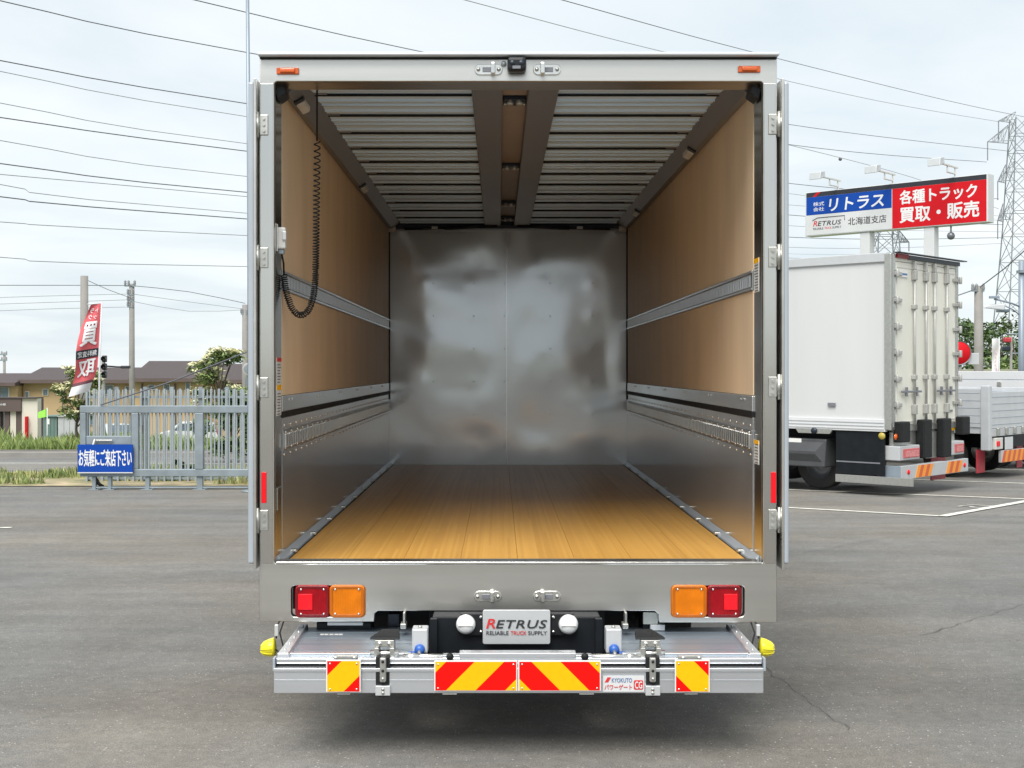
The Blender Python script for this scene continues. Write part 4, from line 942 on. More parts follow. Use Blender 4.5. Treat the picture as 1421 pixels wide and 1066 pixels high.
# ------------------------------------------------------------------ drop-side trucks
def dropside(loc, name_label, side_h, z0=.98, group='drop-side trucks parked beyond the white truck'):
    D = thing('drop_side_truck', name_label, 'truck', loc, R(46), group, world=False)
    P_ = lambda nm, m, dims, par=D, bev=.006: MB().box(*dims).build(nm, m, par, bev)
    P_('cargo_bed', ALUL, (.0, 2.3, .05, 6, z0-.12, z0), bev=.01)
    for xa, xb in ((-.02, .02), (2.28, 2.32)):
        sg = P_('side_gate', ALUL if side_h < 1 else SIGNW, (xa, xb, .14, 6, z0+.004, z0+side_h), bev=.006)
        for k in range(5): P_('gate_groove', ALUP, (xa-.004, xb+.004, .16, 6, z0+.08+k*side_h/5.2, z0+.095+k*side_h/5.2), sg, .002)
        for yy in (.75, 2.4, 4.1): P_('gate_lock', ZINC, (xa-.03, xb+.03, yy, yy+.09, z0+.15, z0+side_h*.8), sg, .008)
    for xa, xb in ((-.05, .09), (2.21, 2.35)): P_('corner_post', ALUL, (xa, xb, -.03, .135, .55, z0+side_h+.06), bev=.012)
    rg_ = P_('rear_gate', ALUL, (.10, 2.20, -.02, .03, z0-.02, z0+side_h*.92), bev=.006)
    for k in range(5): P_('gate_groove', ALUP, (.11, 2.19, -.026, -.019, z0+.05+k*side_h/5.6, z0+.062+k*side_h/5.6), rg_, .002)
    rb = P_('rear_beam', PLATE, (.10, 2.20, -.03, .10, z0-.17, z0-.03), bev=.006)
    for k in range(5): P_('gate_hinge', ZINC, (.28+k*.40, .38+k*.40, -.07, -.028, z0-.15, z0-.01), rb, .012)
    P_('tail_lamp', OFFW, (.18, .52, -.06, .05, z0-.42, z0-.2), bev=.01); P_('lamp_lens', REDB, (.22, .36, -.075, -.058, z0-.36, z0-.26), bev=.01)
    P_('number_plate', SIGNW, (.62, 1.0, -.06, -.05, z0-.44, z0-.20), bev=.004)
    P_('lamp_bar', BLACK, (.5, 2.1, -.04, .1, z0-.40, z0-.18), bev=.01)
    P_('rear_lamp', AMBER, (1.7, 2.1, -.065, -.042, z0-.36, z0-.25), bev=.008)
    bb = P_('bumper', PLATE, (.45, 2.0, -.06, .0, .30, .53), bev=.006)
    for k in range(12):
        xa = .46+k*.12; MB().prism([(xa, -.064, .305), (xa+.12, -.064, .305), (xa+.22, -.064, .525), (xa+.10, -.064, .525)], (0, .004, 0)).build('hazard_stripe', HAZO if k % 2 else HAZD, bb)
    P_('mud_flap', MF, (.05, .42, .25, .27, .10, .55), bev=.003); P_('mud_flap', MF, (1.95, 2.25, .25, .27, .10, .55), bev=.003)
    P_('tool_box', ALUL, (-.02, .3, 1.1, 1.9, .35, .8), bev=.01)
    for yy in (.95, 4.8): wheel(D, .2, yy, .42, .42, .26); wheel(D, 2.1, yy, .42, .42, .26)
    P_('chassis_frame', BLACK, (.7, 1.6, .3, 7, .55, .85)); P_('cab', WHITE, (.05, 2.25, 6.2, 7.9, .5, 2.4), bev=.1)
    return D
dropside((9.3, 24.0, gz(24)), 'silver drop-side truck with striped bumper and blank white number plate beside the white truck', .74)
dropside((11.45, 26.9, gz(26.9)), 'pale truck with taller aluminium sides just behind the silver drop-side truck', 1.12)

# ------------------------------------------------------------------ roadside signboard
sA, sB = Vector((PX(1117,42.2), 42.2)), Vector((PX(1371,38.0), 38.0)); sdv = (sB-sA); SW = sdv.length; sang = math.atan2(sdv.y, sdv.x)
SZ0, SZ1 = 6.44, 7.90; SB = thing('signboard', 'long blue white and red roadside signboard on two white posts behind the white truck', 'sign', (sA.x, sA.y, gz(42)), sang, world=False)
gb = gz(42); za, zb = SZ0-gb, SZ1-gb; SH_ = zb-za
cab = MB().box(0, SW, .012, .46, za, zb).build('sign_cabinet', SIGNW, SB, .012)
def face(nm, m, u0, u1, v0, v1, y=0.004): return MB().box(SW*u0, SW*u1, y, .0115, za+SH_*v0, za+SH_*v1).build(nm, m, cab)
face('top_strip', SIGND, .008, .992, .885, .985); fb = face('blue_panel', BLUE, .008, .499, .475, .880); fw = face('white_panel', SIGNW, .008, .499, .02, .470); fr2 = face('red_panel', SIGNR, .503, .992, .02, .880)
SO, SU, SV = (0, .0025, za), (SW, 0, 0), (0, 0, SH_)
for row in (('株式', .05, .115, .67, .76, .02), ('会社', .05, .115, .55, .64, .02), ('リトラス', .145, .455, .53, .80, .055, .12)): text_on('lettering', [row], INKW, fb, SO, SU, SV)
text_on('lettering', [('北海道支店', .255, .47, .17, .34, .02)], INK, fw, SO, SU, SV)
shop_logo(fw, (SW*.05, .0025, za+SH_*.13), (1, 0, 0), (0, 0, 1), SW*.165, SH_*.20)
MB().tube([(SW*.045, .001, za+SH_*.345), (SW*.075, .001, za+SH_*.40), (SW*.235, .001, za+SH_*.40), (SW*.235, .001, za+SH_*.30)], .012, 5).build('truck_outline', INK, fw)
for row in (('各種トラック', .545, .945, .53, .82, .055), ('買取・販売', .545, .955, .13, .46, .055)): text_on('lettering', [row], INKW, fr2, SO, SU, SV)
MB().prism([(SW*.045, .0015, za+SH_*.885), (SW*.075, .0015, za+SH_*.985), (SW*.095, .0015, za+SH_*.985), (SW*.065, .0015, za+SH_*.885)], (0, .002, 0)).build('red_mark', SIGNR, cab)
for u in (.345, .695):
    MB().box(SW*u-.17, SW*u+.17, .06, .40, -.05, za-.003).build('sign_post', SIGNW, SB, .02)
for u in (.19, .50, .83):
    o = MB().box(SW*u-.03, SW*u+.03, -1.15, .25, zb+.28, zb+.33).box(SW*u-.02, SW*u+.02, .05, .10, zb, zb+.28).box(SW*u-.02, SW*u+.02, -.5, -.46, zb+.1, zb+.28).build('floodlight_arm', OFFW, SB, .006)
    MB().box(SW*u-.03, SW*u+.03, -.5, .05, zb+.08, zb+.11).build('arm_brace', OFFW, o)
    MB().hexa([(SW*u-.20, -1.45, zb+.16), (SW*u+.20, -1.45, zb+.16), (SW*u+.20, -1.12, zb+.26), (SW*u-.20, -1.12, zb+.26)], [(SW*u-.20, -1.42, zb+.40), (SW*u+.20, -1.42, zb+.40), (SW*u+.18, -1.10, zb+.46), (SW*u-.18, -1.10, zb+.46)]).build('floodlight', PLATE, o, .02)
dc = thing('dome_camera', 'small grey dome camera hanging under the red end of the signboard', 'camera', sA.to_3d() + Vector((math.cos(sang)*SW*.80, math.sin(sang)*SW*.80, SZ0)), sang, world=False)
MB().cyl((0, .2, -.22), (0, .2, -.002), .03, 10).build('hanger', PLATE, dc); MB().lathe([(0,-.44),(.07,-.42),(.115,-.36),(.12,-.30),(.09,-.23),(.03,-.20)], (0, .2, .0), (0,0,1), 18).build('dome', mat('smoked_dome', (.16, .17, .19), .2, .2, .1, 5), dc)

# ------------------------------------------------------------------ gate, fence and banners at the left
GY = 21.5
def gx(x): return PX(x, GY)
def gzz(y): return PZ(y, GY)
G = thing('sliding_gate', 'grey steel sliding gate of upright bars at the edge of the lot', 'gate', (gx(190), GY, gz(GY)))
XE = gx(440)
def gbx(nm, x0, x1, ya, yb, y0_, y1_, m=GALV, par=G, bev=.008): return MB().box(x0, x1, ya, yb, gzz(y0_), gzz(y1_)).build(nm, m, par, bev)
gbx('top_rail', gx(112), XE, GY-.05, GY+.05, 573, 563); gbx('bottom_rail', gx(112), XE, GY-.06, GY+.06, 661, 651)
gbx('gate_post', gx(112), gx(120), GY-.045, GY+.045, 650.8, 573.2); gbx('gate_post', gx(183.5), gx(193), GY-.055, GY+.045, 650.8, 573.2); gbx('gate_post', gx(272), gx(283), GY-.07, GY+.045, 650.8, 573.2)
gbx('middle_panel', gx(120.2), gx(183), GY-.03, GY+.02, 617, 605)
gbx('latch_bar', gx(132), gx(158), GY-.08, GY-.055, 612, 610, ZINC)
MB().tube([(gx(134), GY-.09, gzz(609)), (gx(131), GY-.1, gzz(619)), (gx(130), GY-.1, gzz(622))], .015, 6).build('latch_handle', OFFW, G)
for x, w_ in ((131, 5), (152.5, 5), (205, 6), (277.5, 8), (360, 8)):
    MB().box(gx(x-w_/2), gx(x+w_/2), GY-.03, GY+.06, gz(GY)-.02, gzz(661.2)).build('gate_leg', GALV, G, .006)
    MB().box(gx(x-w_/2)-.06, gx(x+w_/2)+.06, GY-.10, GY+.12, gz(GY)-.01, gz(GY)+.012).build('foot_plate', GALV, G)
gbx('ground_track', gx(128), XE, GY-.02, GY+.03, 677.5, 675.5)
MB().tube([(gx(131), GY+.02, gzz(662)), (gx(136), GY+.05, gzz(672)), (gx(142), GY+.05, gzz(676))], .03, 7).build('roller_chain', RUBBER, G)
bar = None; x = 124.5; 
while x < 436:
    if not (181 < x < 195 or 270 < x < 285):
        at = (gx(x), GY, 0)
        if bar is None: bar = MB().box(gx(x)-.009, gx(x)+.009, GY-.010, GY+.010, gzz(652), gzz(541)).build('bar', GALVL, G, at=(gx(x), GY, gz(GY))); bx0 = gx(x)
        else: dup(bar, (gx(x)-bx0, 0, 0))
    x += 5.1
sgn = thing('banner_sign', 'blue banner sign with white lettering fixed low on the grey gate', 'sign', (gx(149), GY-.09, gzz(655)))
pl_ = MB().box(gx(110.8), gx(187), GY-.12, GY-.09, gzz(654.5), gzz(616.5)).build('sign_sheet', BLUE, sgn)
MB().box(gx(110.8), gx(187), GY-.122, GY-.118, gzz(656), gzz(654.6)).build('sign_hem', SIGNW, sgn)
text_on('lettering', [('お気軽にご来店下さい', gx(112.8), gx(185.5), gzz(646.5), gzz(623.5), .026)], INKW, pl_, (0, GY-.1235, 0), (1,0,0), (0,0,1))
# picket fence behind
FY = 23.4
Fn = thing('picket_fence', 'pale picket fence standing behind the sliding gate', 'fence', (PX(230,FY), FY, gz(FY)))
x0f, x1f = PX(118,FY), PX(440,FY)
for y in (551, 664): MB().box(x0f, x1f, FY+.02, FY+.05, PZ(y+1.6,FY), PZ(y-1.6,FY)).build('fence_rail', GALV, Fn)
pk = None; xx = x0f+.03
while xx < x1f:
    if pk is None: pk = MB().box(xx-.018, xx+.018, FY-.01, FY+.018, PZ(671,FY), PZ(539.5,FY)).build('picket', GALVL, Fn, at=(xx, FY, gz(FY))); xk = xx
    else: dup(pk, (xx-xk, 0, 0))
    xx += .144
for x in (120, 160, 200, 237, 277, 314, 360, 400): MB().box(PX(x,FY)-.035, PX(x,FY)+.035, FY+.052, FY+.12, gz(FY)-.05, PZ(537,FY)).build('fence_post', GALV, Fn)
# nobori banner
ND = 22.4
NB = thing('banner_flag', 'tall red banner flag with white characters on a thin white pole behind the gate', 'flag', (PX(137.5,ND), ND, gz(ND)))
MB().tube([(PX(136.5,ND), ND, gz(ND)), (PX(138,ND), ND, PZ(520,ND)), (PX(140.8,ND), ND, PZ(419.5,ND))], .017, 8).build('flag_pole', SIGNW, NB)
MB().cyl((PX(140.6,ND), ND, PZ(421.5,ND)), (PX(124,ND), ND-.1, PZ(422.5,ND)), .010, 6).build('top_arm', SIGNW, NB)
def lerp_tab(tab, v):
    for (a, xa), (b_, xb) in zip(tab, tab[1:]):
        if v <= b_: t = (v-a)/(b_-a); return xa+(xb-xa)*t
    return tab[-1][1]
LT = [(0,126),(.12,119.5),(.25,112.5),(.40,107.5),(.52,105.3),(.64,105),(.76,104),(.88,100),(1,95)]; RT = [(0,140),(.25,138.5),(.5,137),(.72,135.5),(.84,131.5),(.92,127),(1,124)]
def flag_pt(u, v, off=0):
    xa, xb = lerp_tab(LT, v), lerp_tab(RT, v); x = xa+(xb-xa)*u; y = 421+ v*122 + (1-u)*(2+ v*6)
    d = ND - .02 - .30*(1-u)*(.3+.7*v) + .07*math.sin(9*v+3*u)*(1-u) - off
    return W(x, y, d)
def cloth(nm, v0, v1, m, par, n=26, nu=10, off=0):
    b = MB(); g = [[b.bm.verts.new(flag_pt(i/nu, v0+(v1-v0)*j/n, off)) for i in range(nu+1)] for j in range(n+1)]
    for j in range(n):
        for i in range(nu): b.bm.faces.new((g[j][i], g[j][i+1], g[j+1][i+1], g[j+1][i]))
    return b.build(nm, m, par, smooth=True)
cl = cloth('flag_cloth', 0, .86, FLAGR, NB); cloth('flag_hem', .862, .895, mat('flag_dark_cloth', (.16, .06, .08), .8), cl, 4); cloth('flag_tail', .897, 1.0, FLAGW, cl, 5)
cloth('black_band', .505, .60, SIGND, cl, 5, off=.012)
def flag_text(rows, m, off=.02):
    b = MB()
    for row in rows:
        row = list(row); fat = row[5]; row[5] = 0
        t = fit_text(*row); bmesh.ops.subdivide_edges(t, edges=t.edges, cuts=1)
        for k in range(9):
            q = (0, 0) if k == 0 else (math.cos(k*math.pi/4), math.sin(k*math.pi/4)); hh = abs(row[4]-row[3])*fat; ix = {}
            for v in t.verts: ix[v] = b.bm.verts.new(flag_pt(1-(v.co.x+q[0]*hh*1.6), v.co.y+q[1]*hh*.5, off+k*.0004))
            for f in t.faces: b.bm.faces.new([ix[v] for v in f.verts])
        t.free()
    b.build('lettering', m, cl)
flag_text([('買', .12, .86, .46, .20, .05), ('取', .12, .86, .80, .62, .05), ('トラ', .22, .80, .10, .045, .03), ('ック', .22, .80, .17, .115, .03)], INKW); flag_text([('無料査定', .08, .92, .585, .52, .02)], INKW, .026)
# guy wire and street pole
SPD = 21.0
sp_ = thing('street_pole', 'tall slim grey blue pole rising beside the open left door of the truck', 'pole', (PX(348,SPD), SPD, gz(SPD)))
MB().tube([(PX(348,SPD), SPD, gz(SPD)), (PX(346,SPD), SPD, PZ(300,SPD)), (PX(343,SPD), SPD, PZ(-60,SPD))], .045, 10, .028).build('pole_shaft', POLEB, sp_)
MB().cyl((PX(348,SPD), SPD, gz(SPD)), (PX(348,SPD), SPD, gz(SPD)+.03), .15, 12).build('pole_base', GALV, sp_)
tag(MB().tube([(gx(141), GY-.06, gzz(562)), W(240, 529, 21.25), (PX(347,SPD), SPD, PZ(487,SPD))], .012, 5).build('guy_wire', WIRE), 'thin steel guy wire running slantwise from the gate to the slim pole', 'wire')

# ------------------------------------------------------------------ trees
def leafball(b, c, rad, n, size, rnd, flat=.8):
    for _ in range(n):
        while True:
            v = Vector((rnd.uniform(-1,1), rnd.uniform(-1,1), rnd.uniform(-1,1)))
            if .15 < v.length < 1: break
        p = Vector(c) + Vector((v.x*rad[0], v.y*rad[1], v.z*rad[2])); s_ = size*rnd.uniform(.6, 1.3)
        a = Vector((rnd.gauss(0,1), rnd.gauss(0,1), rnd.gauss(0,.5))).normalized(); t = a.cross(Vector((rnd.gauss(0,.4), rnd.gauss(0,.4), 1))).normalized()
        b.face([p-a*s_, p-t*s_*.45, p+a*s_, p+t*s_*.45])
def tree(name, label, base, h, crown, clumps, leaf, m, seed, group=None, blossoms=0, cat='tree', trunk_r=.09):
    """crown = (z0, z1, half width); the crown is many clumps round the ends of limbs"""
    rnd = random.Random(seed); bx_, by_ = base; z = gz(by_)
    t = thing(name, label, cat, (bx_, by_, z), group=group)
    z0_, z1_, hw = crown; tb = MB(); ends = []
    tb.tube([(bx_, by_, z-.05), (bx_+rnd.uniform(-.08,.08), by_, z+(z0_+.3)*.5), (bx_+rnd.uniform(-.12,.12), by_, z+z0_+(z1_-z0_)*.55)], trunk_r, 8, trunk_r*.45)
    for k in range(clumps):
        a = 2*math.pi*k/clumps*2.4+rnd.random(); f = rnd.random(); rr = hw*(.35+.65*rnd.random())*math.sqrt(max(.15, 1-(2*f-1)**2*.85))
        e = Vector((bx_+math.cos(a)*rr, by_+math.sin(a)*rr, z+z0_+(z1_-z0_)*f)); ends.append(e)
        if k < 14:
            s0 = Vector((bx_, by_, z+z0_*.75+(z1_-z0_)*.4*f)); tb.tube([s0, s0.lerp(e, .5)+Vector((0,0,.08*hw)), e], trunk_r*.45, 5, trunk_r*.12)
    tb.build('trunk', BARK, t)
    cb = MB()
    for e in ends:
        r_ = hw*rnd.uniform(.22, .40); leafball(cb, e, (r_, r_, r_*.7), leaf[0], leaf[1], rnd)
    cb.build('crown', m, t)
    if blossoms:
        fb_ = MB()
        for e in ends:
            r_ = hw*.30
            for _ in range(blossoms):
                q = e + Vector((rnd.gauss(0,.5)*r_, rnd.gauss(0,.5)*r_, r_*rnd.uniform(.35,.8))); leafball(fb_, q, (.09,.09,.04), 5, .07, rnd)
        fb_.build('blossom', BLOSSOM, t)
    return t
tree('flowering_tree', 'small tree with cream blossom behind the foot of the red banner flag', (PX(108,36), 36), 2.4, (.9, 2.35, .62), 24, (46, .085), LEAFL, 3, blossoms=10, trunk_r=.05)
tree('flowering_tree', 'cream flowering bush tree standing behind the fence near the truck', (PX(305,39), 39), 2.6, (1.0, 2.85, .95), 30, (60, .10), LEAFL, 5, blossoms=10, trunk_r=.06)
tree('leafy_shrub', 'dark leafy shrub behind the picket fence at the truck end', (PX(325,30), 30), 1.7, (.15, 1.6, .8), 22, (90, .09), LEAF, 9, cat='shrub', trunk_r=.04)
tree('leafy_shrub', 'low green weed clump at the foot of the picket fence', (PX(255,23.9), 23.9), .5, (.05, .42, .3), 10, (60, .05), LEAF, 11, cat='shrub', trunk_r=.02)
for i, (px_, d, zt, hw, lab) in enumerate(((1328, 66, 440, 2.0, 'leafy green tree showing just beyond the edge of the white truck'), (1352, 72, 447, 1.5, 'small green tree behind the concrete pole'),
                                     (1384, 68, 452, 1.9, 'green tree behind the white banner beside the lamp head'), (1412, 62, 440, 2.1, 'green tree standing behind the grey blue lamp post'), (1450, 70, 435, 2.4, 'green tree at the very edge beyond the drop-side truck'))):
    top = PZ(zt, d)-gz(d)
    tree('roadside_tree', lab, (PX(px_, d), d), top, (top*.52, top*.98, hw), 34, (38, .16), LEAF, 20+i, 'trees beyond the trucks', trunk_r=.12)
for i, (px_, d, lab) in enumerate(((1345, 58, 'low shrub below the red round sign'), (1372, 60, 'pale low shrub left of the white banner'), (1402, 58, 'pale low shrub between the white banner and the lamp post'), (1440, 60, 'low shrub right of the lamp post'))):
    tree('low_shrub', lab, (PX(px_, d), d), 3, (.6, PZ(499, d)-gz(d), 1.4), 16, (50, .12), LEAFL if i else LEAF, 40+i, 'shrubs beyond the trucks', cat='shrub', trunk_r=.05)
tag(MB().box(PX(1330,52), PX(1470,52), 52, 52.1, PZ(516,52), PZ(512.5,52)).box(PX(1342,52), PX(1345,52), 52.11, 52.2, gz(52), PZ(513,52)).box(PX(1400,52), PX(1403,52), 52.11, 52.2, gz(52), PZ(513,52)).build('guard_rail', mat('rail_beige', (.34, .34, .26), .6)), 'pale guard rail in front of the shrubs beyond the trucks', 'guard rail')

# ------------------------------------------------------------------ houses across the road
BD = 100
def hx_(x, d=BD): return PX(x, d)
AP = thing('apartment_building', 'long ochre two-storey apartment block under brown metal roofs across the road', 'building', (hx_(170), BD, PZ(609, BD)))
bz = PZ(612, BD)
def hroof(x0_, x1_, yr, ye, d, dep):
    """low gable with its ridge along the front"""
    xa, xb = hx_(x0_), hx_(x1_); zr, ze = PZ(yr, d+dep/2), PZ(ye, d)
    b = MB(); b.prism([(xa, d-.8, ze-.12), (xa, d-.8, ze+.1), (xa, d+dep/2, zr), (xa, d+dep+.8, ze+.1), (xa, d+dep+.8, ze-.12)], (xb-xa, 0, 0))
    o = b.build('roof', ROOFB, AP); MB().box(xa, xb, d-.86, d-.801, ze-.16, ze+.12).build('fascia', FASCIA, o)
    return o
for x0_, x1_, yr, ye, d, dep in ((-40, 33, 518, 533, BD-1, 8), (30, 192, 510, 529, BD, 9), (190, 288, 501, 527, BD-1.5, 10), (286, 450, 505, 529, BD, 9)):
    MB().box(hx_(x0_+2), hx_(x1_-2), d, d+dep, bz, PZ(ye, d)-.13).build('wall', OCHRE, AP)
    hroof(x0_, x1_, yr, ye, d, dep)
def win(x0_, x1_, y0_, y1_, d, fr__=True):
    o = MB().box(hx_(x0_), hx_(x1_), d-.10, d-.005, PZ(y1_, d), PZ(y0_, d)).build('window', WINFR, AP, .02)
    n = 2 if x1_-x0_ > 7 else 1; w = (x1_-x0_-1.4)/n
    for k in range(n): MB().box(hx_(x0_+.8+k*w+.2), hx_(x0_+.8+(k+1)*w-.2), d-.13, d-.101, PZ(y1_-.9, d), PZ(y0_+.9, d)).build('pane', WINGL, o)
for a in ((0, 20, 537, 552, BD-1.0), (59.5, 67.5, 539.5, 549, BD), (35, 41, 543, 552, BD), (142, 158, 534, 548, BD), (174, 183, 536, 543, BD), (213, 223, 534, 541, BD-1.5), (234, 243, 533, 543, BD-1.5), (264, 271, 531, 541, BD-1.5), (302, 312, 534, 544, BD), (330, 338, 534, 544, BD),
          (120, 130, 574, 590, BD), (200, 212, 574, 590, BD-1.5), (310, 325, 572, 590, BD)): win(*a)
for x in (88, 112, 205, 250, 320): MB().box(hx_(x)-.05, hx_(x)+.05, BD-.14-(1.5 if 190 < x < 288 else 0), BD-.02-(1.5 if 190 < x < 288 else 0), bz, PZ(532, BD)).build('downpipe', FASCIA, AP)
MB().box(hx_(90), hx_(94), BD+3, BD+3.3, PZ(520,BD), PZ(503,BD)).build('roof_aerial', SIGND, AP)
# covered entrance
ED = 60
EN = thing('entrance_building', 'low brown and cream entrance building with a flat canopy at the far left', 'building', (PX(20,ED), ED, gz(ED)))
MB().box(PX(-30,ED), PX(29,ED), ED, ED+3, PZ(571,ED), PZ(553,ED)).build('canopy', FASCIA, EN)
MB().box(PX(-30,ED), PX(51,ED), ED-.05, ED+.8, PZ(552.9,ED), PZ(551.5,ED)).build('roof', ROOFB, EN)
MB().box(PX(29.3,ED), PX(51,ED), ED+.1, ED+.6, gz(ED), PZ(553.2,ED)).build('wall', CREAMW, EN)
for xa, xb, m in ((-30, -2, FASCIA), (4, 11, FASCIA), (12, 20, CREAMW), (21, 29, FASCIA)): MB().box(PX(xa,ED), PX(xb,ED), ED+.2, ED+.6, gz(ED), PZ(571.2,ED)).build('pillar', m, EN)
MB().box(PX(-30,ED), PX(29,ED), ED+2.9, ED+2.98, gz(ED), PZ(571.2,ED)).build('back_wall', TAUPE, EN)
MB().box(PX(36,ED), PX(38.5,ED), ED-.15, ED+.09, gz(ED), PZ(578,ED)).build('red_post_box', SIGNR, EN)
text_on('lettering', [('の郷', PX(0,ED), PX(8,ED), PZ(563,ED), PZ(560,ED), .02)], INKW, EN, (-PX(20,ED)+PX(20,ED), ED-.01, 0), (1,0,0), (0,0,1))
for x0_, x1_, m, lab in ((60.5, 79, SHED, 'dark green garden shed in front of the apartment block'), (80.5, 111, SHEDG, 'pale grey storage shed beside the green shed')):
    d = 72; t = thing('storage_shed', lab, 'shed', (PX((x0_+x1_)/2,d), d, gz(d)), group='sheds in front of the apartments')
    MB().box(PX(x0_,d), PX(x1_,d), d, d+1.6, gz(d), PZ(578.5,d)).build('wall', m, t); MB().box(PX(x0_-.5,d), PX(x1_+.5,d), d-.1, d+1.7, PZ(578.4,d), PZ(577,d)).build('roof', m, t)
    for k in range(1, 4): xx = PX(x0_+(x1_-x0_)*k/4,d); MB().box(xx-.02, xx+.02, d-.03, d-.002, gz(d), PZ(579,d)).build('door_rib', m, t)
    if x0_ < 70: MB().box(PX(66,d), PX(69,d), d-.04, d-.02, PZ(589,d), PZ(581,d)).build('notice', LABEL, t)
gf = thing('pennant_flag', 'small bright green pennant flag on a pole in front of the cream wall', 'flag', (PX(65,52), 52, gz(52)))
MB().cyl((PX(65.5,52), 52, gz(52)), (PX(65.5,52), 52, PZ(566,52)), .02, 6).build('flag_pole', SIGNW, gf)
b = MB(); g = [[b.bm.verts.new(W(65.3-12.5*i/6, 567+i*.9+(11.5-i*.55)*j/4, 52-.1*math.sin(i*.9))) for i in range(7)] for j in range(5)]
for j in range(4):
    for i in range(6): b.bm.faces.new((g[j][i], g[j][i+1], g[j+1][i+1], g[j+1][i]))
b.build('flag_cloth', FLAGG, gf, smooth=True)

# parked cars beyond the fence
def car(loc, rz, label):
    c = thing('parked_car', label, 'car', loc, rz, 'white cars parked across the road', world=False)
    pr = [(-2.0,.35),(-2.05,.75),(-1.95,1.05),(-1.65,1.55),(-1.2,1.70),(.5,1.68),(1.15,1.12),(1.85,.95),(2.05,.7),(2.05,.35)]
    MB().prism([(x, -.82, z) for x, z in pr], (0, 1.64, 0)).build('body', WHITE, c, .08, seg=3)
    for s_ in (-1, 1):
        for q in ([(-1.75,1.08),(-1.55,1.5),(-.75,1.58),(-.75,1.08)], [(-.68,1.08),(-.68,1.58),(.42,1.57),(.95,1.10)]): MB().prism([(x, s_*.825, z) for x, z in q], (0, s_*-.01, 0)).build('side_window', WINGL, c)
        MB().box(1.7, 2.07, *sorted((s_*.45, s_*.78)), .68, .85).build('headlight', GLASSW, c, .03); MB().box(-2.07, -1.95, *sorted((s_*.58, s_*.80)), .80, 1.15).build('tail_light', RED, c, .02)
        for x in (-1.3, 1.3):
            t = MB().lathe([(.15,-.1),(.29,-.1),(.31,-.07),(.31,.07),(.29,.1),(.15,.1)], (x, s_*.76, .31), (0,1,0), 18).build('wheel', TYRE, c); MB().lathe([(0,.105),(.17,.10),(.19,.08)], (x, s_*.76, .31), (0,s_,0), 14).build('rim', ZINC, t)
    MB().prism([(.56, -.7, 1.66), (1.14, -.74, 1.15), (1.14, .74, 1.15), (.56, .7, 1.66)], (.03, 0, .02)).build('windscreen', WINGL, c)
    MB().prism([(-1.94, -.7, 1.10), (-1.70, -.66, 1.52), (-1.70, .66, 1.52), (-1.94, .7, 1.10)], (-.03, 0, .02)).build('rear_window', WINGL, c)
    MB().box(2.045, 2.07, -.5, .5, .45, .62).build('grille', PLASTIC, c, .01)
    return c
cr_ = car((PX(163,78), 78, PZ(606,78)), R(-62), 'white car seen nose-on behind the end of the gate with the blue sign')
cr_.location.z = gz(78)
copy_thing(cr_, (PX(262,86), 86, gz(86)), R(186), 'white car seen side-on behind the middle of the fence')

# ------------------------------------------------------------------ poles, wires, pylons
def upole(x, y, d, r, label, arms=(), m=CONC):
    t = thing('utility_pole', label, 'pole', (PX(x,d), d, gz(d)), group='utility poles along the road')
    MB().tube([(PX(x,d), d, gz(d)-.1), (PX(x,d), d, PZ(y,d))], r*1.25, 10, r).build('pole_shaft', m, t)
    for ay, w in arms:
        o = MB().box(PX(x,d)-w, PX(x,d)+w*.6, d-.14, d-.05-.0, PZ(ay+1,d), PZ(ay-1,d)).build('cross_arm', GALV, t)
        for q in (-w*.9, -w*.4, w*.5): MB().lathe([(.05,0),(.07,.08),(.05,.16),(.07,.2),(0,.28)], (PX(x,d)+q, d-.1, PZ(ay-1,d)), (0,0,1), 8).build('insulator', WIREL, o)
    return t
upole(117, 383, 58, .17, 'thick concrete utility pole rising behind the red banner flag')
upole(183, 394, 66, .13, 'slim utility pole with short cross-arm between the banner flag and the truck', ((397, .35), (409, .2), (418, .2), (426, .2)))
upole(340, 423, 70, .15, 'concrete utility pole just left of the truck door', ((436, .2),))
upole(6, 489, 120, .12, 'distant utility pole at the far left above the roofs', ((492, .5), (500, .5)))
upole(306, 495, 140, .12, 'far pole above the apartment roof left of the truck')
upole(1358, 397, 50, .16, 'concrete utility pole between the white truck and the lamp head', ((404, .3),))
# traffic light over the road
tl = thing('traffic_light', 'dark traffic light with visors behind the red banner flag', 'traffic light', (PX(147,44), 44, gz(44)))
MB().cyl((PX(141,44), 44.2, gz(44)), (PX(141,44), 44.2, PZ(495,44)), .07, 8).build('mast', CONC, tl)
for y in (498, 509, 520):
    o = MB().box(PX(142,44), PX(147.5,44), 43.95, 44.12, PZ(y+4.6,44), PZ(y-4.6,44)).build('signal_head', SIGND, tl, .02); MB().lathe([(.085,-.12),(.09,-.02),(0,-.01)], (PX(145,44), 43.95, PZ(y,44)), (0,1,0), 12).build('visor', PLASTIC, o)
MB().cyl((PX(141,44), 44.2, PZ(508,44)), (PX(178,44), 44.2, PZ(510,44)), .03, 6).build('mast_arm', SIGND, tl); MB().box(PX(166,44), PX(178,44), 44.1, 44.3, PZ(511.5,44), PZ(507.5,44)).build('signal_box', SIGND, tl, .02)
rs = thing('road_sign', 'round white and square blue road signs on a post hidden by the truck door', 'sign', (PX(346,40), 40, gz(40)))
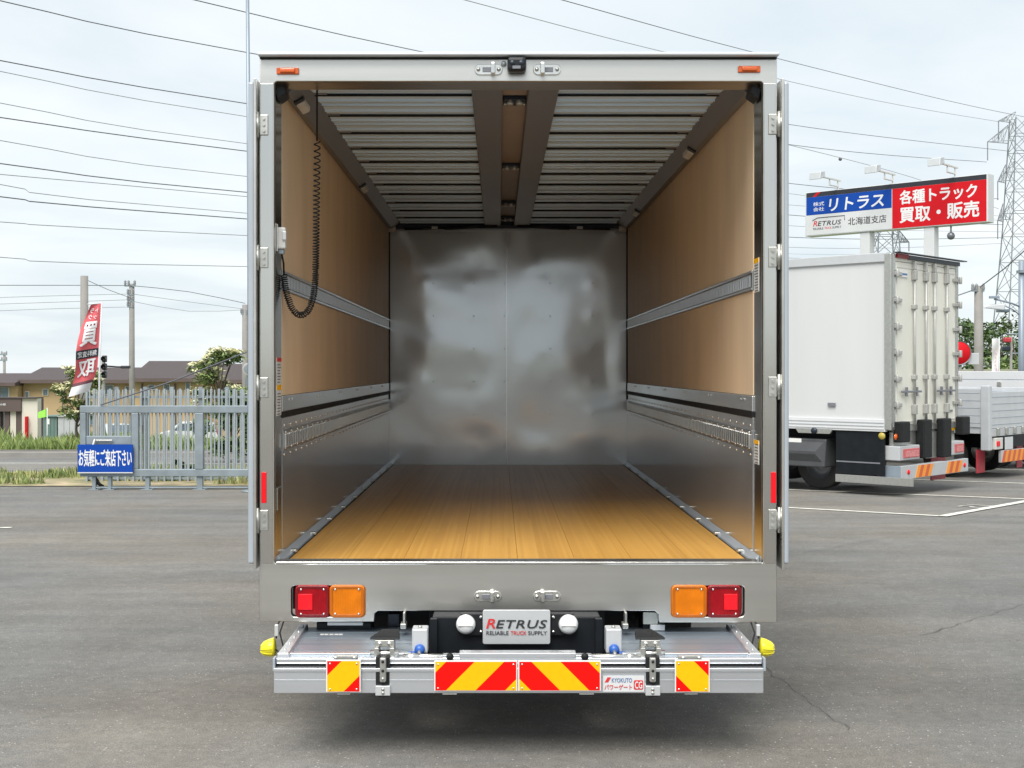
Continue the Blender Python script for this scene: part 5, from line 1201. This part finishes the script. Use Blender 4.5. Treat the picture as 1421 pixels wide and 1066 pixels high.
MB().cyl((PX(345,40), 40.1, gz(40)), (PX(345,40), 40.1, PZ(500,40)), .04, 8).build('sign_post', SIGNW, rs); MB().cyl((PX(345,40), 40.03, PZ(512,40)), (PX(345,40), 40, PZ(512,40)), .20, 20).build('round_plate', SIGNW, rs); MB().cyl((PX(345,40), 40, PZ(512,40)), (PX(345,40), 39.99, PZ(512,40)), .15, 20).build('round_centre', ALUP, rs); MB().box(PX(340,40), PX(350,40), 40, 40.03, PZ(537,40), PZ(524,40)).build('square_plate', ALUP, rs)

# lamp post on the right
LPD = 31
lp = thing('lamp_post', 'grey blue lamp post with a cream lamp head beyond the drop-side truck', 'street lamp', (PX(1417.5,LPD), LPD, gz(LPD)))
MB().tube([(PX(1417.5,LPD), LPD, gz(LPD)), (PX(1417.5,LPD), LPD, PZ(362,LPD))], .085, 12, .07).build('post', POLEB, lp)
MB().box(PX(1413,LPD), PX(1423,LPD), LPD-.12, LPD+.12, PZ(379,LPD), PZ(375,LPD)).build('post_band', GALV, lp)
MB().tube([W(1416, 426, LPD), W(1404, 421, LPD-.1), W(1384, 416, LPD-.3), W(1380, 415.5, LPD-.35)], .022, 6).tube([W(1416, 438, LPD), W(1406, 430, LPD-.1), W(1396, 425, LPD-.2)], .016, 6).build('lamp_arm', POLEB, lp)
MB().box(PX(1364.5,LPD), PX(1378,LPD), LPD-.42, LPD-.34, PZ(415.5,LPD), PZ(412,LPD)).build('arm_tip', POLEB, lp, .01)
MB().hexa([tuple(W(x,y,LPD+o_)) for x, y, o_ in ((1364,427.5,-.36),(1394,431,-.36),(1394,431,-.08),(1364,427.5,-.08))], [tuple(W(x,y,LPD+o_)) for x, y, o_ in ((1368,423,-.34),(1396,421,-.34),(1396,421,-.10),(1368,423,-.10))]).build('lamp_head', PLATE, lp, .03)
MB().box(PX(1379,LPD), PX(1394,LPD), LPD-.33, LPD-.11, PZ(434,LPD), PZ(430,LPD)).build('lamp_glass', WINGL, lp, .02)
rd_ = thing('round_sign', 'red round sign showing past the edge of the white truck', 'sign', (PX(1335,36), 36, gz(36)))
MB().cyl((PX(1333,36), 36.05, gz(36)), (PX(1333,36), 36.05, PZ(480,36)), .035, 8).build('sign_post', CONC, rd_)
MB().lathe([(0,-.05),(.30,-.04),(.325,-.01),(.325,.02),(0,.02)], (PX(1331,36), 36, PZ(490,36)), (0,1,0), 28).build('round_disc', SIGNR, rd_); MB().lathe([(.345,-.03),(.345,.03),(.32,.03),(.32,-.03),(.345,-.03)], (PX(1331,36), 36, PZ(490,36)), (0,1,0), 28).build('disc_rim', TAUPE, rd_)
MB().box(PX(1345,36), PX(1360,36), 36.06, 36.09, PZ(506,36), PZ(490,36)).build('grey_plate', PLATE, rd_, .01); MB().box(PX(1333,36), PX(1345,36), 36.06, 36.09, PZ(498,36), PZ(496.5,36)).build('plate_arm', GALV, rd_)
nb2 = thing('white_banner', 'narrow white banner with faded pink marks standing beyond the drop-side truck', 'flag', (PX(1384,40), 40, gz(40)))
MB().cyl((PX(1386.5,40), 40, gz(40)), (PX(1386.5,40), 40, PZ(468,40)), .02, 6).build('flag_pole', SIGNW, nb2)
b = MB(); g = [[b.bm.verts.new(W(1376.5+9*i/4, 470+60*j/12, 40-.05-.06*math.sin(j*.7+i*.5))) for i in range(5)] for j in range(13)]
for j in range(12):
    for i in range(4): b.bm.faces.new((g[j][i], g[j][i+1], g[j+1][i+1], g[j+1][i]))
b.build('banner_cloth', FLAGW, nb2, smooth=True)
rn = random.Random(2); b = MB()
for k in range(6):
    for q in range(3):
        x, y = 1379.5+rn.random()*2.5, 484+k*5.5+q*1.3; b.box(PX(x,39.85), PX(x+1.6,39.85), 39.84, 39.85, PZ(y+.7,39.85), PZ(y,39.85))
b.build('faded_print', mat('faded_pink', (.62, .25, .27), .7), nb2)['kind'] = 'stuff'
sg2 = thing('signal_cluster', 'small dark signal lamps beside the white banner', 'traffic light', (PX(1403,46), 46, gz(46)))
MB().cyl((PX(1403,46), 46, gz(46)), (PX(1403,46), 46, PZ(466,46)), .05, 8).build('mast', CONC, sg2)
for x0_, x1_, y, m in ((1391, 1401, 472, MF), (1389, 1400, 484, NAVY)): MB().box(PX(x0_,46), PX(x1_,46), 45.8, 46.0, PZ(y+3.4,46), PZ(y-3.4,46)).build('signal_head', m, sg2, .04); 
for y in (463.5, 490.5): MB().cyl((PX(1398,46), 46.06, PZ(y,46)), (PX(1421,46), 46.06, PZ(y,46)), .03, 6).build('mast_arm', GALV, sg2)

def pylon(name, label, cx, d, ztop, halfw_top, halfw_base, arms, thick):
    z0_ = gz(d); X = PX(cx, d); t = thing(name, label, 'pylon', (X, d, z0_), group='lattice pylons'); zt = ztop
    def hwid(z):
        f = (z-z0_)/(zt-z0_); return halfw_base*(1-f)**1.35 + halfw_top*(1-(1-f)**1.35) if f < .62 else halfw_base*(.38)**1.35*(1-(f-.62)/.38) + halfw_top*(1-(.38)**1.35*(1-(f-.62)/.38))
    for sx in (-1, 1):
        for sy in (-1, 1):
            MB().tube([(X+sx*hwid(z0_+(zt-z0_)*k/14), d+sy*hwid(z0_+(zt-z0_)*k/14), z0_+(zt-z0_)*k/14) for k in range(15)], thick, 4).build('leg', LATT, t)
    b = MB(); z = z0_+ (zt-z0_)*.06
    while z < zt-.5:
        h = hwid(z)*1.55+.35; z2 = min(zt, z+h); w1, w2 = hwid(z), hwid(z2)
        for s_ in (-1, 1):
            b.tube([(X-w1, d+s_*w1, z), (X+w2, d+s_*w2, z2)], thick*.55, 3); b.tube([(X+w1, d+s_*w1, z), (X-w2, d+s_*w2, z2)], thick*.55, 3)
            b.tube([(X+s_*w1, d-w1, z), (X+s_*w2, d+w2, z2)], thick*.55, 3); b.tube([(X+s_*w1, d+w1, z), (X+s_*w2, d-w2, z2)], thick*.55, 3)
            b.tube([(X-w1, d+s_*w1, z), (X+w1, d+s_*w1, z)], thick*.55, 3)
        z = z2
    b.build('bracing', LATT, t)['kind'] = 'stuff'
    for z, L_, rise in arms:
        for s_ in (-1, 1):
            w = hwid(z); tip = Vector((X+s_*L_, d, z)); b = MB()
            for sy in (-1, 1):
                b.tube([(X+s_*w, d+sy*w, z), tip], thick*.7, 3); b.tube([(X+s_*w, d+sy*w, z+rise), tip], thick*.7, 3)
                for k in (.25, .5, .75):
                    lo = Vector((X+s_*w, d+sy*w, z)).lerp(tip, k); hi = Vector((X+s_*w, d+sy*w, z+rise)).lerp(tip, k); hi2 = Vector((X+s_*w, d+sy*w, z+rise)).lerp(tip, k-.25)
                    b.tube([lo, hi], thick*.45, 3); b.tube([lo, hi2], thick*.45, 3)
            o = b.build('cross_arm', LATT, t)
            MB().tube([tip, tip+Vector((0,0,-2.2))], thick*.9, 5).build('insulator', LATT, o)
    return t
PD = 150
pylon('lattice_pylon', 'large steel lattice pylon at the right edge above the signboard', 1416, PD, PZ(164,PD), 0.9, 3.3, [(PZ(168,PD), 2.6, .9), (PZ(197,PD), 3.9, 2.2), (PZ(252,PD), 2.7, 2.2), (PZ(306,PD), 2.7, 2.2)], .075)
pylon('lattice_pylon', 'distant steel lattice pylon showing under the signboard between its posts', 1229, 300, PZ(282,300), 1.9, 6.0, [(PZ(300,300), 5, 2.5), (PZ(336,300), 5.5, 2.5)], .17)

def wire(pts, r, label, m=WIRE, name='power_line'):
    pts = [Vector(p) for p in pts]; Q_ = resample(pts, 4.0); Q_ = [Q_[0]+(Q_[0]-Q_[1])*14] + Q_; tag(MB().tube(Q_, r, 4).build(name, m), label, 'power line', 'power lines crossing the sky')
ordn = ['topmost', 'second', 'third', 'fourth', 'fifth', 'sixth', 'seventh', 'eighth', 'ninth', 'tenth', 'eleventh', 'lowest']
left = [((0,1),(343,73),(1090,200),(1369,225)), ((0,84),(343,144),(1090,254),(1386,276)), ((0,99),(343,162),(1090,268),(1386,306)), ((0,143),(343,199.5),(1090,284),(1392,300)), ((0,163),(343,210),(1090,298),(1392,312)),
        ((0,195),(343,245),(1090,313),(1392,322)), ((0,227),(343,267),(1090,329),(1392,330)), ((0,242),(343,273),(1090,343),(1392,338)), ((0,256),(343,296),(1090,352),(1240,352)), ((0,273),(343,304),(1090,358),(1240,356)), ((0,308),(343,327),(1090,362),(1240,360)), ((0,357),(343,370),(1090,380),(1240,372))]
for i, (a, b_, c, e) in enumerate(left):
    de = PD if e[0] > 1300 else 300
    pts = [W(a[0]-343, 2.06*a[1]-1.06*b_[1], 52), W(*a, 62), W(*b_, 78), W(*c, 118 if de == PD else 200), W(*e, de)]
    wire(pts, .028 if i in (1, 4, 6, 9, 0) else .019, f'{ordn[i]} of the twelve power lines sloping across the sky left of the truck', WIRE if i in (1, 4, 6, 9, 0) else WIREL)
wire([W(80, -45, 55), W(270, 0, 62), W(590, 73, 78), W(1090, 172, 115), W(1401, 210, PD)], .026, 'power line running down from the top left to the tip of the pylon arm')
wire([W(400, -66, 60), W(645, 0, 72), W(925, 73, 98), W(1218, 140, 130), W(1386, 169, PD)], .024, 'power line passing just over the middle of the truck roof', WIREL)
wire([W(540, -66, 60), W(780, 0, 72), W(1035, 70, 98), W(1316, 140, 135), W(1440, 166, PD)], .026, 'power line passing over the right corner of the truck roof')
wire([W(1040, 190, 105), W(1090, 200, 110), W(1265, 246, 128), W(1386, 290, PD)], .024, 'power line with a small marker ball sloping down behind the signboard', WIREL)
tag(MB().lathe([(0,-.17),(.12,-.12),(.17,0),(.12,.12),(0,.17)], W(1166, 221, 117), (1,0,0), 12).build('marker_ball', WIRE), 'small dark marker ball on the power line above the signboard', 'marker ball')
for i, (a, b_, c) in enumerate((((-60,396,58), (117,396,58), (183,396.5,66)), ((183,396.5,66), (262,405,68), (340,421,70)), ((183,408,66), (262,419,68), (340,429,70)), ((183,418,66), (262,432,68), (340,430,70)), ((117,387,58), (150,402,62), (183,414,66)), ((-60,415,60), (60,411,62), (183,408,66)), ((-60,424,60), (60,420,62), (183,416,66)), ((-60,434,60), (60,429,62), (183,426,66)))):
    names = ['top cable strung from the left edge to the slim pole', 'highest cable from the slim pole to the pole beside the truck', 'second cable from the slim pole to the pole beside the truck', 'sagging third cable from the slim pole to the pole beside the truck', 'short cable slanting between the thick pole and the slim pole', 'upper of three thin cables left of the slim pole', 'middle of three thin cables left of the slim pole', 'lowest of three thin cables left of the slim pole']
    tag(MB().tube(resample([W(*a), W(*b_), W(*c)], 3), .016 if i in (0, 1, 4) else .011, 4).build('cable', WIRE if i in (0, 1) else WIREL), names[i], 'cable', 'cables between the roadside poles')
tag(MB().tube(resample([W(1290, 420, 50), W(1358, 400, 50), W(1425, 345, 46)], 2), .022, 5).build('cable', WIRE), 'dark cable rising from the concrete pole past the lamp post', 'cable')
bpy.context.view_layer.update()
